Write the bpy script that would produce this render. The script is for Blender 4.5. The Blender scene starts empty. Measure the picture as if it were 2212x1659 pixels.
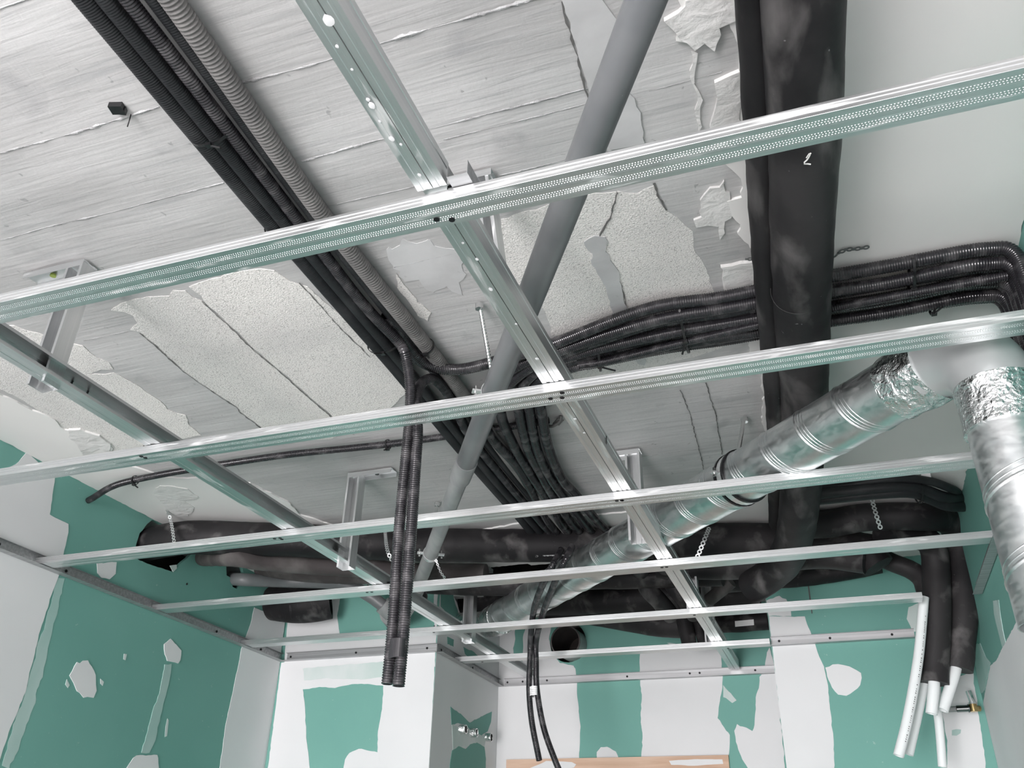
import bpy, bmesh, math, random
from mathutils import Vector, Matrix, noise
from mathutils.geometry import delaunay_2d_cdt
random.seed(7)
S = bpy.context.scene
COL = S.collection
# ---------------------------------------------------------------- camera
PITCH, ROLL, YAW, FPX = math.radians(29.78074134), math.radians(1.40464746), math.radians(-20.16628347), 1891.6846
CAM = Vector((0, 0, 1.65))
_f = Vector((math.sin(YAW)*math.cos(PITCH), math.cos(YAW)*math.cos(PITCH), math.sin(PITCH)))
_r = Vector((math.cos(YAW), -math.sin(YAW), 0)); _u = _r.cross(_f)
_c, _s = math.cos(ROLL), math.sin(ROLL)
RX, UP, FW = _c*_r+_s*_u, -_s*_r+_c*_u, _f
cd = bpy.data.cameras.new('camera'); cam = bpy.data.objects.new('camera', cd); COL.objects.link(cam)
cd.sensor_width = 36; cd.lens = FPX*36/2212; cd.clip_start = .02
cam.matrix_world = Matrix(((RX.x, UP.x, -FW.x, CAM.x), (RX.y, UP.y, -FW.y, CAM.y), (RX.z, UP.z, -FW.z, CAM.z), (0, 0, 0, 1)))
S.camera = cam
# ---------------------------------------------------------------- light
w = bpy.data.worlds.new('world'); S.world = w; w.use_nodes = True
w.node_tree.nodes['Background'].inputs[0].default_value = (.86, .93, 1, 1)
w.node_tree.nodes['Background'].inputs[1].default_value = 3.0
ld = bpy.data.lights.new('daylight_through_window', 'AREA'); ld.shape = 'RECTANGLE'; ld.size = 1.5; ld.size_y = 2.05
ld.energy = 335; ld.color = (1, .955, .965)
lo = bpy.data.objects.new('daylight_through_window', ld); COL.objects.link(lo)
lo.location = (-1.2, -3.68, 1.1); lo.rotation_euler = (math.radians(90), 0, 0)
S.view_settings.view_transform = 'Standard'; S.view_settings.look = 'None'
S.view_settings.gamma = 1; S.view_settings.use_curve_mapping = False
S.view_settings.exposure = 0.0

# ---------------------------------------------------------------- helpers
def ray(px, py): return RX*(px-1106) - UP*(py-829.5) + FW*FPX
def Z(px, py, z): d = ray(px, py); return CAM + d*((z-CAM.z)/d.z)
def Y(px, py, y): d = ray(px, py); return CAM + d*((y-CAM.y)/d.y)
def X(px, py, x): d = ray(px, py); return CAM + d*((x-CAM.x)/d.x)
PL = {'x': X, 'y': Y, 'z': Z}
def tag(o, label=None, cat=None, group=None, kind=None):
    if label: o['label'] = label
    if cat: o['category'] = cat
    if group: o['group'] = group
    if kind: o['kind'] = kind
    return o
def thing(name, label, cat, loc=(0, 0, 0), group=None):
    o = bpy.data.objects.new(name, None); COL.objects.link(o); o.location = loc; o.empty_display_size = .05
    return tag(o, label, cat, group)
class MB:
    def __init__(s): s.v = []; s.f = []; s.sm = []
    def add(s, vs, fs, smooth=False):
        n = len(s.v); s.v += [tuple(v) for v in vs]; s.f += [tuple(i+n for i in f) for f in fs]; s.sm += [smooth]*len(fs); return s
    def box(s, a, b):
        x0, y0, z0 = a; x1, y1, z1 = b
        return s.add([(x0,y0,z0),(x1,y0,z0),(x1,y1,z0),(x0,y1,z0),(x0,y0,z1),(x1,y0,z1),(x1,y1,z1),(x0,y1,z1)],
                     [(0,3,2,1),(4,5,6,7),(0,1,5,4),(1,2,6,5),(2,3,7,6),(3,0,4,7)])
    def obox(s, c, ax, ay, az):   # oriented box: centre and three half axes
        c, ax, ay, az = map(Vector, (c, ax, ay, az))
        vs = [c+ax*i+ay*j+az*k for k in (-1, 1) for j in (-1, 1) for i in (-1, 1)]
        return s.add(vs, [(0,2,3,1),(4,5,7,6),(0,1,5,4),(1,3,7,5),(3,2,6,7),(2,0,4,6)])
    def extr(s, poly, axis, a, b, inv=None):
        def m(u, v, t): return {'x': (t, u, v), 'y': (u, t, v), 'z': (u, v, t)}[axis]
        n = len(poly); vs = [m(u, v, a) for u, v in poly]+[m(u, v, b) for u, v in poly]
        fs = [(i, (i+1) % n, (i+1) % n+n, i+n) for i in range(n)]+[tuple(range(n))[::-1], tuple(range(n, 2*n))]
        return s.add(vs, fs)
    def build(s, name, mat, parent=None, bevel=0, seg=2):
        me = bpy.data.meshes.new(name); me.from_pydata(s.v, [], s.f); me.update()
        for p, q in zip(me.polygons, s.sm): p.use_smooth = q
        bm = bmesh.new(); bm.from_mesh(me); bmesh.ops.recalc_face_normals(bm, faces=bm.faces); bm.to_mesh(me); bm.free()
        me.materials.append(mat)
        o = bpy.data.objects.new(name, me); COL.objects.link(o)
        if parent is not None:
            o.parent = parent; o.matrix_parent_inverse = Matrix.Translation(-parent_loc(parent))
        if bevel:
            b = o.modifiers.new('bevel', 'BEVEL'); b.width = bevel; b.segments = seg; b.limit_method = 'ANGLE'
        return o
def parent_loc(p):
    v = Vector(p.location)
    return v
def sheet(pl, t):
    n = len(pl); off = []
    for i in range(n):
        a = Vector(pl[max(i-1, 0)]); b = Vector(pl[i]); c = Vector(pl[min(i+1, n-1)])
        d1 = (b-a).normalized() if i > 0 else (c-b).normalized(); d2 = (c-b).normalized() if i < n-1 else d1
        n1 = Vector((-d1.y, d1.x)); n2 = Vector((-d2.y, d2.x)); m = n1+n2
        m = m.normalized() if m.length > 1e-6 else n1
        off.append(tuple(b + m*(t/max(.4, m.dot(n1)))))
    return list(map(tuple, pl))+off[::-1]
def spline(P, step):
    P = [Vector(p) for p in P]
    if len(P) == 2:
        n = max(1, int((P[1]-P[0]).length/step)); return [P[0].lerp(P[1], i/n) for i in range(n+1)]
    Q = [P[0]*2-P[1]]+P+[P[-1]*2-P[-2]]; out = []
    dense = []
    for i in range(1, len(Q)-2):
        a, b, c, d = Q[i-1], Q[i], Q[i+1], Q[i+2]
        for k in range(24):
            t = k/24
            dense.append(.5*((2*b)+(c-a)*t+(2*a-5*b+4*c-d)*t*t+(3*b-a-3*c+d)*t**3))
    dense.append(P[-1])
    L = [0]
    for i in range(1, len(dense)): L.append(L[-1]+(dense[i]-dense[i-1]).length)
    n = max(2, int(L[-1]/step)); j = 0
    for i in range(n+1):
        s_ = L[-1]*i/n
        while j < len(L)-2 and L[j+1] < s_: j += 1
        t = (s_-L[j])/max(1e-9, L[j+1]-L[j]); out.append(dense[j].lerp(dense[j+1], min(1, t)))
    return out
def sweep(mb, P, r, seg=16, step=.02, rib=0, depth=0, hollow=0, ends=(True, True), wob=0, seed=0):
    """tube along P; rib = pitch of square corrugations; hollow = wall thickness for open ends"""
    pts = spline(P, rib/4 if rib else step)
    T = [(pts[min(i+1, len(pts)-1)]-pts[max(i-1, 0)]).normalized() for i in range(len(pts))]
    nrm = T[0].orthogonal().normalized(); rings = []
    for i, p in enumerate(pts):
        nrm = (nrm - T[i]*nrm.dot(T[i])).normalized(); bn = T[i].cross(nrm)
        rr = r(i/(len(pts)-1)) if callable(r) else r
        if rib: rr -= depth*(0, 0, 1, 1)[i % 4]
        ring = []
        for k in range(seg):
            a = 2*math.pi*k/seg; d = nrm*math.cos(a)+bn*math.sin(a); q = rr
            if wob: q += wob*noise.noise((p+d*r_(rr))*22+Vector((seed, 0, 0)))
            ring.append(p+d*q)
        rings.append((ring, p, T[i], nrm.copy(), bn, rr))
    vs = [v for R in rings for v in R[0]]; fs = []
    for i in range(len(rings)-1):
        for k in range(seg):
            k2 = (k+1) % seg; fs.append((i*seg+k, i*seg+k2, (i+1)*seg+k2, (i+1)*seg+k))
    mb.add(vs, fs, True)
    for e, i in ((0, 0), (1, len(rings)-1)):
        if not ends[e]: continue
        R = rings[i]; sgn = 1 if e == 0 else -1
        if hollow:
            inn = [R[1]+(v-R[1])*((R[5]-hollow)/R[5]) for v in R[0]]; deep = [v+R[2]*sgn*R[5]*2.2 for v in inn]
            mb.add(list(R[0])+inn+deep, [(k, (k+1) % seg, seg+(k+1) % seg, seg+k) for k in range(seg)]
                   + [(seg+k, seg+(k+1) % seg, 2*seg+(k+1) % seg, 2*seg+k) for k in range(seg)]+[tuple(range(2*seg, 3*seg))])
        else:
            mb.add(list(R[0]), [tuple(range(seg))])
    return rings
def r_(x): return x
def ringband(mb, c, axis, r, w_, t=.0012, seg=24, rx=None, ry=None):
    """closed strap loop around axis through c, elliptical when rx, ry given"""
    axis = Vector(axis).normalized(); n = Vector((0, 0, 1)); n = (n-axis*n.dot(axis))
    n = n.normalized() if n.length > .1 else axis.orthogonal().normalized(); b = axis.cross(n)
    rx = rx or r; ry = ry or r; c = Vector(c); vs = []
    for h in (-w_/2, w_/2):
        for q in (0, t):
            for k in range(seg):
                a = 2*math.pi*k/seg; vs.append(c+axis*h+b*math.cos(a)*(rx+q)+n*math.sin(a)*(ry+q))
    fs = []
    for k in range(seg):
        l = (k+1) % seg
        fs += [(k, l, seg*2+l, seg*2+k), (seg+k, seg+l, seg*3+l, seg*3+k), (k, l, seg+l, seg+k), (2*seg+k, 2*seg+l, 3*seg+l, 3*seg+k)]
    mb.add(vs, fs)

# ---------------------------------------------------------------- materials
def mat(name, col, rough=.6, metal=0, nz=None, bump=None, mix=None, spec=.5, aniso=0):
    """nz=(scale xyz, detail, colour2, lo, hi) noise colour mix; mix = list of more; bump = list of (scale xyz, strength, dist)"""
    m = bpy.data.materials.new(name); m.use_nodes = True; nt = m.node_tree; N = nt.nodes; L = nt.links
    b = N['Principled BSDF']; b.inputs['Roughness'].default_value = rough; b.inputs['Metallic'].default_value = metal
    b.inputs['Specular IOR Level'].default_value = spec
    if aniso: b.inputs['Anisotropic'].default_value = aniso
    tc = N.new('ShaderNodeTexCoord'); cur = None
    c0 = N.new('ShaderNodeRGB'); c0.outputs[0].default_value = (*col, 1); cur = c0.outputs[0]
    def noi(sc, det=4, dist=0, off=0):
        mp = N.new('ShaderNodeMapping'); mp.inputs['Scale'].default_value = sc; mp.inputs['Location'].default_value = (off, off*.7, off*.3)
        L.new(tc.outputs['Object'], mp.inputs[0]); t = N.new('ShaderNodeTexNoise'); t.inputs['Scale'].default_value = 1
        t.inputs['Detail'].default_value = det; t.inputs['Distortion'].default_value = dist; L.new(mp.outputs[0], t.inputs[0]); return t.outputs['Fac']
    for i, (sc, det, c2, lo_, hi_, *rest) in enumerate((([nz] if nz else [])+(mix or []))):
        f = noi(sc, det, 0.3, 3.1*i+1)
        mr = N.new('ShaderNodeMapRange'); mr.inputs[1].default_value = lo_; mr.inputs[2].default_value = hi_; L.new(f, mr.inputs[0])
        if rest: mr.inputs[4].default_value = rest[0]
        mx = N.new('ShaderNodeMix'); mx.data_type = 'RGBA'; L.new(mr.outputs[0], mx.inputs[0]); L.new(cur, mx.inputs[6]); mx.inputs[7].default_value = (*c2, 1)
        cur = mx.outputs[2]
        if len(rest) > 1:   # dusty layer also turns rough / non metal
            for k, val in rest[1].items():
                ma = N.new('ShaderNodeMapRange'); ma.inputs[3].default_value = b.inputs[k].default_value; ma.inputs[4].default_value = val
                L.new(mr.outputs[0], ma.inputs[0]); L.new(ma.outputs[0], b.inputs[k])
    L.new(cur, b.inputs['Base Color'])
    last = None
    for i, (sc, st, di) in enumerate(bump or []):
        bp = N.new('ShaderNodeBump'); bp.inputs['Strength'].default_value = st; bp.inputs['Distance'].default_value = di
        L.new(noi(sc, 5, .4, 7.7*i+5), bp.inputs['Height'])
        if last: L.new(last, bp.inputs['Normal'])
        last = bp.outputs[0]
    if last: L.new(last, b.inputs['Normal'])
    return m
CONC = mat('board_marked_concrete', (.43, .43, .425), .85, nz=((1.6, 6, 3), 5, (.54, .54, .535), .4, .62),
           mix=[((5, 70, 5), 6, (.34, .345, .35), .55, .75, .6), ((9, 9, 9), 4, (.33, .33, .335), .64, .74, .6), ((50, 50, 50), 2, (.25, .25, .25), .72, .76, .6)],
           bump=[((7, 90, 5), .5, .0022), ((2.5, 9, 2), .4, .005), ((90, 60, 60), .3, .001)])
SMOOTHC = mat('smooth_concrete', (.46, .465, .465), .85, nz=((6, 9, 5), 5, (.56, .565, .565), .4, .6),
              mix=[((30, 30, 30), 3, (.3, .3, .3), .66, .74, .6)], bump=[((30, 30, 30), .3, .002)])
RAWC = mat('porous_block', (.80, .785, .755), .95, nz=((3, 5, 3), 4, (.70, .69, .67), .4, .65),
           mix=[((330, 330, 330), 2, (.36, .35, .34), .58, .66, .7)], bump=[((300, 300, 300), .9, .003), ((120, 120, 120), .35, .002)])
PLAST = mat('white_plaster', (.79, .785, .765), .8, nz=((2, 2, 2), 3, (.75, .745, .73), .4, .6), bump=[((5, 5, 5), .2, .003), ((60, 60, 60), .08, .001)])
PLASTR = mat('torn_plaster', (.74, .735, .72), .85, nz=((12, 12, 12), 4, (.64, .635, .62), .45, .62), bump=[((28, 34, 28), .8, .006), ((90, 90, 90), .4, .002)])
SEAM = mat('board_seam_ridge', (.45, .455, .455), .9, nz=((40, 40, 40), 4, (.32, .32, .32), .4, .6), bump=[((120, 120, 120), .9, .004)])
TX = mat('dull_track_steel', (.40, .405, .41), .5, .9, nz=((2, 120, 120), 3, (.52, .525, .53), .4, .65))
CRACK = mat('dark_joint', (.13, .13, .125), .9)
GREEN = mat('moisture_board_green', (.145, .350, .300), .75, nz=((1.5, 1.5, 1.5), 3, (.170, .385, .330), .35, .65),
            mix=[((70, 70, 70), 2, (.34, .52, .47), .73, .78, .6)], bump=[((120, 120, 120), .1, .001)])
FILL = mat('white_joint_compound', (.74, .745, .75), .75, nz=((2.5, 2.5, 2.5), 3, (.69, .70, .705), .35, .65), bump=[((9, 9, 3), .12, .002)])
THIN = mat('thin_sanded_filler', (.33, .50, .46), .78, nz=((6, 6, 3), 4, (.45, .58, .55), .4, .65))
PALE = mat('pale_filler_coat', (.52, .62, .59), .78, nz=((6, 6, 3), 4, (.64, .69, .68), .4, .65))
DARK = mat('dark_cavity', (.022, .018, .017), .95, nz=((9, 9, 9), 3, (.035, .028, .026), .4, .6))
FLOOR = mat('concrete_floor', (.64, .62, .615), .8, nz=((3, 3, 3), 4, (.58, .565, .56), .4, .6))
def metal(name, ax, col=(.66, .675, .68), rough=.38):
    st = {'x': (2, 160, 160), 'y': (160, 2, 160), 'z': (160, 160, 2)}[ax]
    s2 = {'x': (9, 60, 60), 'y': (60, 9, 60), 'z': (60, 60, 9)}[ax]
    return mat('galvanized_steel_'+ax, col, rough, 1, nz=(st, 3, (.74, .75, .75), .35, .7),
               mix=[(s2, 5, (.70, .71, .70), .60, .70, .55, {'Roughness': .75, 'Metallic': .2})], bump=[(st, .07, .0006), ((14, 14, 14), .07, .002)])
MX, MY, MZ = metal('m', 'x'), metal('m', 'y'), metal('m', 'z')
DUCT = mat('spiral_duct_steel', (.62, .65, .655), .33, 1, nz=((22, 22, 22), 4, (.74, .76, .76), .45, .6),
           mix=[((45, 45, 120), 7, (.60, .61, .60), .42, .85, .5, {'Roughness': .62, 'Metallic': .6})], bump=[((20, 20, 20), .06, .002)])
ELB = mat('plain_elbow_steel', (.44, .46, .46), .42, .5, nz=((5, 5, 5), 3, (.48, .50, .50), .4, .6))
FOIL = mat('crumpled_foil_tape', (.86, .87, .87), .16, 1, bump=[((38, 38, 38), 1, .012), ((110, 110, 110), .8, .004)])
RUB = mat('black_rubber_insulation', (.0125, .0115, .0128), .58, nz=((4, 4, 4), 5, (.032, .030, .031), .45, .65),
          mix=[((16, 6, 16), 7, (.20, .19, .188), .54, .76, .55), ((60, 60, 60), 2, (.3, .3, .3), .76, .8, .5)], bump=[((8, 8, 8), .3, .006), ((90, 90, 90), .15, .001)], spec=.25)
RUBD = mat('dusty_black_insulation', (.05, .043, .043), .8, nz=((7, 4, 7), 5, (.15, .14, .135), .42, .62), bump=[((20, 20, 20), .4, .004)])
COND = mat('black_corrugated_plastic', (.020, .019, .022), .16, nz=((30, 30, 30), 4, (.075, .072, .075), .5, .7))
CONDM = mat('matt_black_conduit', (.015, .016, .018), .5, nz=((12, 12, 12), 4, (.030, .031, .033), .45, .65), spec=.3)
CONDG = mat('grey_corrugated_plastic', (.125, .123, .12), .5, nz=((20, 20, 20), 3, (.18, .176, .17), .4, .6))
PVC = mat('grey_pvc_pipe', (.13, .137, .143), .42, nz=((6, 6, 6), 3, (.165, .172, .176), .4, .6), mix=[((80, 30, 80), 3, (.55, .55, .55), .74, .78, .6)])
PVCL = mat('dusty_grey_pvc_pipe', (.24, .25, .25), .5, nz=((14, 5, 14), 5, (.34, .35, .345), .42, .62))
PEX = mat('white_composite_pipe', (.80, .83, .83), .35)
INK = mat('black_ink', (.02, .02, .02), .6)
PRINT = mat('pale_printed_ink', (.55, .55, .55), .6)
CHALK = mat('chalk', (.62, .62, .60), .9)
TIE = mat('black_cable_tie', (.012, .012, .013), .3)
WTAPE = mat('white_tape', (.83, .83, .83), .5)
BTAPE = mat('black_tape', (.028, .027, .03), .35)
BRASS = mat('brass', (.60, .45, .22), .3, 1, nz=((60, 60, 60), 3, (.35, .25, .12), .4, .6))
CHROME = mat('bright_steel', (.82, .82, .82), .15, 1)
SCREW = mat('black_phosphate_screw', (.02, .02, .022), .4, .6)
WOOD = mat('raw_pine', (.56, .37, .26), .7, nz=((3, 40, 40), 4, (.66, .47, .35), .4, .6), bump=[((3, 60, 60), .2, .002)])
WOODD = mat('brown_door', (.27, .23, .205), .6)
GREENP = mat('green_plastic', (.30, .38, .08), .4)
STRAP = mat('perforated_strap_steel', (.78, .79, .79), .35, .8)

# ---------------------------------------------------------------- the setting
ZC, ZG = 2.687, 2.40
XL, XR, YP1, XP2, YF, YB, XB = -2.068, .43, 3.045, -1.393, 3.715, 3.255, -.198
YBK = -3.6
def jag(P, jit, step, seed):
    out = []; n = len(P)
    for i in range(n):
        a, b = P[i], P[(i+1) % n]; k = max(1, int((b-a).length/step))
        for j in range(k):
            q = a.lerp(b, j/k); s_ = q*90+Vector((seed, seed*1.7, 0))
            v = noise.noise_vector(s_)*jit + noise.noise_vector(s_*.3)*jit*1.2
            out.append(q+v)
    return out
PN = {'x': 0, 'y': 1, 'z': 2}
def sheetpoly(loops, ax, val, into, t):
    """front polygon with holes at plane ax=val and a rim reaching back by t (direction -into)"""
    bm = bmesh.new(); i = PN[ax]; j, k_ = [n for n in (0, 1, 2) if n != i]; back = []; flat = []; edges = []
    for lp in loops:
        n0 = len(flat); n = len(lp); flat += [Vector((p[j], p[k_])) for p in lp]
        edges += [(n0+a, n0+(a+1) % n) for a in range(n)]
    co, _e, tri, *_x = delaunay_2d_cdt(flat, edges, [], 0, 1e-7)
    def inside(x, y):
        c = False
        for lp in loops:
            n = len(lp)
            for a in range(n):
                p, r = lp[a], lp[(a+1) % n]
                if (p[k_] > y) != (r[k_] > y) and x < (r[j]-p[j])*(y-p[k_])/(r[k_]-p[k_])+p[j]: c = not c
        return c
    def up(u, v, w_):
        q_ = [0, 0, 0]; q_[i] = w_; q_[j] = u; q_[k_] = v; return Vector(q_)
    bv = [bm.verts.new(up(c[0], c[1], val)) for c in co]
    for f in tri:
        cx = sum(co[a][0] for a in f)/3; cy = sum(co[a][1] for a in f)/3
        if inside(cx, cy): bm.faces.new([bv[a] for a in f])
    for v in bv:
        if not v.link_faces: bm.verts.remove(v)
    for lp in loops:
        back.append([bm.verts.new(up(p[j], p[k_], val)) for p in lp])
    for vs in back:
        b2 = []
        for v in vs:
            p = v.co.copy(); p[i] -= into*t; b2.append(bm.verts.new(p))
        for k in range(len(vs)):
            l = (k+1) % len(vs); bm.faces.new((vs[k], vs[l], b2[l], b2[k]))
    nv = Vector((0, 0, 0)); nv[i] = into
    for f in bm.faces:
        f.normal_update()
        if abs(f.normal[i]) > .9 and f.normal.dot(nv) < 0: f.normal_flip()
    return bm
def bmobj(bm, name, mt, parent=None):
    me = bpy.data.meshes.new(name); bm.to_mesh(me); bm.free(); me.materials.append(mt)
    o = bpy.data.objects.new(name, me); COL.objects.link(o)
    if parent is not None: o.parent = parent
    return o
def rect(ax, a0, a1, b0, b1):
    f = {'x': lambda a, b: (0, a, b), 'y': lambda a, b: (a, 0, b), 'z': lambda a, b: (a, b, 0)}[ax]
    return [Vector(f(a0, b0)), Vector(f(a1, b0)), Vector(f(a1, b1)), Vector(f(a0, b1))]
def wall(name, ax, val, into, a0, a1, b0, b1, mt, holes=(), t=.0125):
    lp = [rect(ax, a0, a1, b0, b1)]+[h for h in holes]
    o = bmobj(sheetpoly(lp, ax, val, into, t), name, mt); tag(o, kind='structure'); return o
def hole(pts, ax, val, jit=.0015, seed=3):
    return jag([PL[ax](px, py, val) for px, py in pts], jit, .012, seed)
_n = [0]
LIM = {'wall_left': [(1, YBK, YP1-.0005), (2, 0, ZC-.0005)], 'wall_left_return': [(0, XL, XP2-.0006), (2, 0, ZC-.0005)], 'wall_recess_side': [(1, YP1, YF-.0005), (2, 0, ZC-.0005)],
       'wall_far': [(0, XP2+.0005, XB-.0005), (2, 0, ZC-.0005)], 'wall_pier_front': [(0, XB+.0006, XR-.0005), (2, 0, ZC-.0005)], 'wall_right': [(1, YBK, YB-.0005), (2, 0, ZC-.0005)],
       'ceiling': [(0, XL, XR), (1, YBK, YF)], 'door_1': []}
def patch(parent, name, ax, val, into, pts, mt, t=.0012, jit=.004, step=.012, label=None, world=False):
    _n[0] += 1
    P = [Vector(p) for p in pts] if world else [PL[ax](px, py, val) for px, py in pts]
    for p in P: p[PN[ax]] = val
    Q = jag(P, jit, step, _n[0]*3.7); t = t+(_n[0] % 9)*.00009
    lim = LIM.get(parent.name)
    if lim:
        for p in Q:
            for a_, lo_, hi_ in lim: p[a_] = min(hi_, max(lo_, p[a_]))
    o = bmobj(sheetpoly([Q], ax, val+into*t, into, t), name, mt, parent)
    if label: o['label'] = label
    return o
fl = bmobj(sheetpoly([rect('z', XL-.1, XR+.1, YBK-.1, YF+.1)], 'z', 0, 1, .1), 'floor', FLOOR); tag(fl, kind='structure')
# ceiling slab with an added near-black void that darkens the far pipe area
added_void = rect('z', -1.33, -.26, 2.98, 3.66)
ceil = bmobj(sheetpoly([rect('z', XL-.3, XR+.3, YBK-.3, YF+.35), added_void], 'z', ZC, -1, .28), 'ceiling', CONC); tag(ceil, kind='structure')
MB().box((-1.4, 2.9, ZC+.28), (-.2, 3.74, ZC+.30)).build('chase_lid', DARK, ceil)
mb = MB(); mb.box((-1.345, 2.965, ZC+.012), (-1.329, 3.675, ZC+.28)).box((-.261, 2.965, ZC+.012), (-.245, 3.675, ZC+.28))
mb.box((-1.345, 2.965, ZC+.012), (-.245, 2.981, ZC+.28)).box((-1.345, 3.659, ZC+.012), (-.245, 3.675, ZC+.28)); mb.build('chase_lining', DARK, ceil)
# left wall with two torn openings
hl1 = hole([(338,1116),(318,1132),(302,1152),(293,1180),(285,1202),(318,1218),(352,1228),(374,1236),(392,1216),(410,1200),(425,1186),(425,1150),(420,1128),(380,1120)], 'x', XL, .002)
for p in hl1: p.z = min(p.z, ZC-.006)
hl2 = hole([(492,1205),(489,1225),(490,1243),(498,1247),(503,1268),(512,1272),(530,1252),(522,1222),(515,1212)], 'x', XL, .0015)
wl = wall('wall_left', 'x', XL, 1, YBK, YP1, 0, ZC, GREEN, [hl1, hl2])
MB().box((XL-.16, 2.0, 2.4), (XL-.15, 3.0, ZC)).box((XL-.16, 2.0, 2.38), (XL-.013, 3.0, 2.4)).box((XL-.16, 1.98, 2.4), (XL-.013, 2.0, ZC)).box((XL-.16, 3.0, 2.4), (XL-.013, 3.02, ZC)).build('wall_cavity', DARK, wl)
def W(pts, mt=FILL, nm='filler_patch', t=.0012, jit=.003, lab=None, sc=2.765, ox=0, oy=1059, raw=True): 
    return patch(wl, nm, 'x', XL, 1, pts, mt, t, jit, label=lab)
patch(wl, 'filler_patch', 'x', XL, 1, [(0, YBK, 0), (0, .95, 0), (0, 1.0, 1.2), (0, .95, 2.68), (0, YBK, 2.68)], FILL, .0012, .004, world=True)  # added white over the unseen near wall, cuts green bounce light
# filler on the left wall
W([(-900,780),(-250,850),(0,1016),(34,1003),(57,976),(118,1034),(113,1070),(107,1112),(112,1115),(147,1131),(147,1150),(140,1178),(136,1200),(128,1240),(108,1294),(90,1350),(76,1402),(54,1493),(18,1583),(-20,1700),(-60,1800),(-900,1800)], jit=.002)
W([(549,1312),(540,1350),(527,1385),(521,1402),(514,1440),(506,1475),(488,1565),(474,1659),(464,1720),(566,1720),(574,1659),(604,1433),(614,1350),(620,1318),(590,1330)], jit=.002)
W([(150,1461),(166,1432),(172,1434),(178,1428),(188,1426),(197,1440),(206,1457),(207,1490),(203,1505),(190,1504),(180,1506),(172,1495),(165,1490),(160,1474)], t=.0016)
W([(354,1392),(367,1379),(380,1392),(391,1406),(389,1425),(384,1433),(370,1429),(360,1426),(355,1412)], t=.0016)
W([(272,1659),(286,1636),(295,1631),(340,1629),(343,1659),(345,1710),(262,1710)], t=.0016)
W([(209,1216),(251,1215),(250,1240),(235,1251),(218,1248),(210,1238)], t=.0016)
W([(355,1436),(369,1436),(366,1470),(350,1530),(335,1600),(322,1628),(305,1628),(325,1550),(345,1490)], THIN, 'sanded_filler_smear', .0008, .004)
W([(122,1250),(140,1252),(128,1300),(112,1370),(96,1440),(70,1530),(40,1620),(20,1660),(5,1655),(22,1583),(58,1493),(80,1402),(112,1294)], THIN, 'sanded_filler_smear', .0007, .005)
W([(361,1552),(364,1555),(360,1590),(356,1592),(357,1570)], PALE, 'filler_smear', .001, .001)
W([(268,1412),(274,1414),(271,1426),(267,1424)], PALE, 'filler_spot', .001, .002); W([(143,1468),(149,1480),(146,1486),(140,1478)], PALE, 'filler_spot', .001, .002)
W([(216,1466),(224,1472),(221,1481),(216,1476)], PALE, 'filler_spot', .001, .002)
# short return wall, facing the camera, left
wp1 = wall('wall_left_return', 'y', YP1, -1, XL, XP2-.0005, 0, ZC, GREEN)
def W1(pts, mt=FILL, nm='filler_patch', t=.0012, jit=.003): return patch(wp1, nm, 'y', YP1, -1, pts, mt, t, jit)
W1([(608,1432),(574,1700),(680,1700),(668,1650),(663,1600),(660,1540),(657,1510),(655,1489),(690,1484),(724,1486),(760,1477),(800,1478),(828,1482),(828,1500),(824,1540),(816,1580),(816,1640),(813,1700),(930,1700),(932,1600),(936,1500),(940,1408)], jit=.002)
W1([(614,1440),(940,1440),(946,1280),(938,1276),(938,1372),(800,1376),(735,1378),(728,1330),(735,1290),(625,1290)], jit=.0015)
W1([(745,1640),(754,1627),(775,1618),(790,1621),(818,1626),(822,1700),(742,1700)], t=.0016)
W1([(656,1444),(720,1438),(800,1432),(828,1430),(829,1462),(780,1468),(700,1466),(658,1470)], PALE, 'thin_filler_band', .0018, .002)
W1([(676,1366),(690,1362),(712,1368),(720,1374),(690,1376)], PALE, 'filler_spot', .001, .002)
# side of the recess
hp2 = hole([(980,1288),(986,1300),(990,1312),(995,1330),(993,1350),(1010,1366),(1034,1372),(1046,1352),(1044,1318),(1036,1300),(1008,1288)], 'x', XP2, .0015)
wp2 = wall('wall_recess_side', 'x', XP2, 1, YP1+.0006, YF, 0, ZC, FILL, [hp2])
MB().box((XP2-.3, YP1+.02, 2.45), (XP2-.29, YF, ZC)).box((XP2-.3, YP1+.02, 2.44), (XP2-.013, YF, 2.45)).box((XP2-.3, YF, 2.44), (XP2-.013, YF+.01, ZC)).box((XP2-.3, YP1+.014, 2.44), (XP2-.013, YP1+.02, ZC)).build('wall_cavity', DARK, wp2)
def W2(pts, mt=GREEN, nm='bare_board', t=.0008, jit=.002): return patch(wp2, nm, 'x', XP2, 1, pts, mt, t, jit)
W2([(952,1281),(978,1282),(982,1300),(988,1318),(992,1335),(990,1352),(968,1352),(967,1333),(962,1320),(952,1311)])
W2([(966,1376),(980,1381),(979,1396),(967,1392)]); W2([(1001,1398),(1018,1406),(1034,1417),(1012,1419),(1004,1412)])
W2([(973,1527),(986,1536),(1000,1547),(1014,1561),(1030,1553),(1062,1537),(1060,1560),(1053,1580),(1040,1588),(1022,1582),(1004,1566),(988,1562),(975,1566)])
W2([(976,1622),(990,1612),(1006,1618),(1015,1608),(1030,1604),(1046,1614),(1049,1640),(1046,1720),(966,1720),(972,1650)])
W2([(976,1566),(1050,1590),(1046,1612),(1000,1612),(978,1620)], PALE, 'thin_filler_band', .0006)
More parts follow.
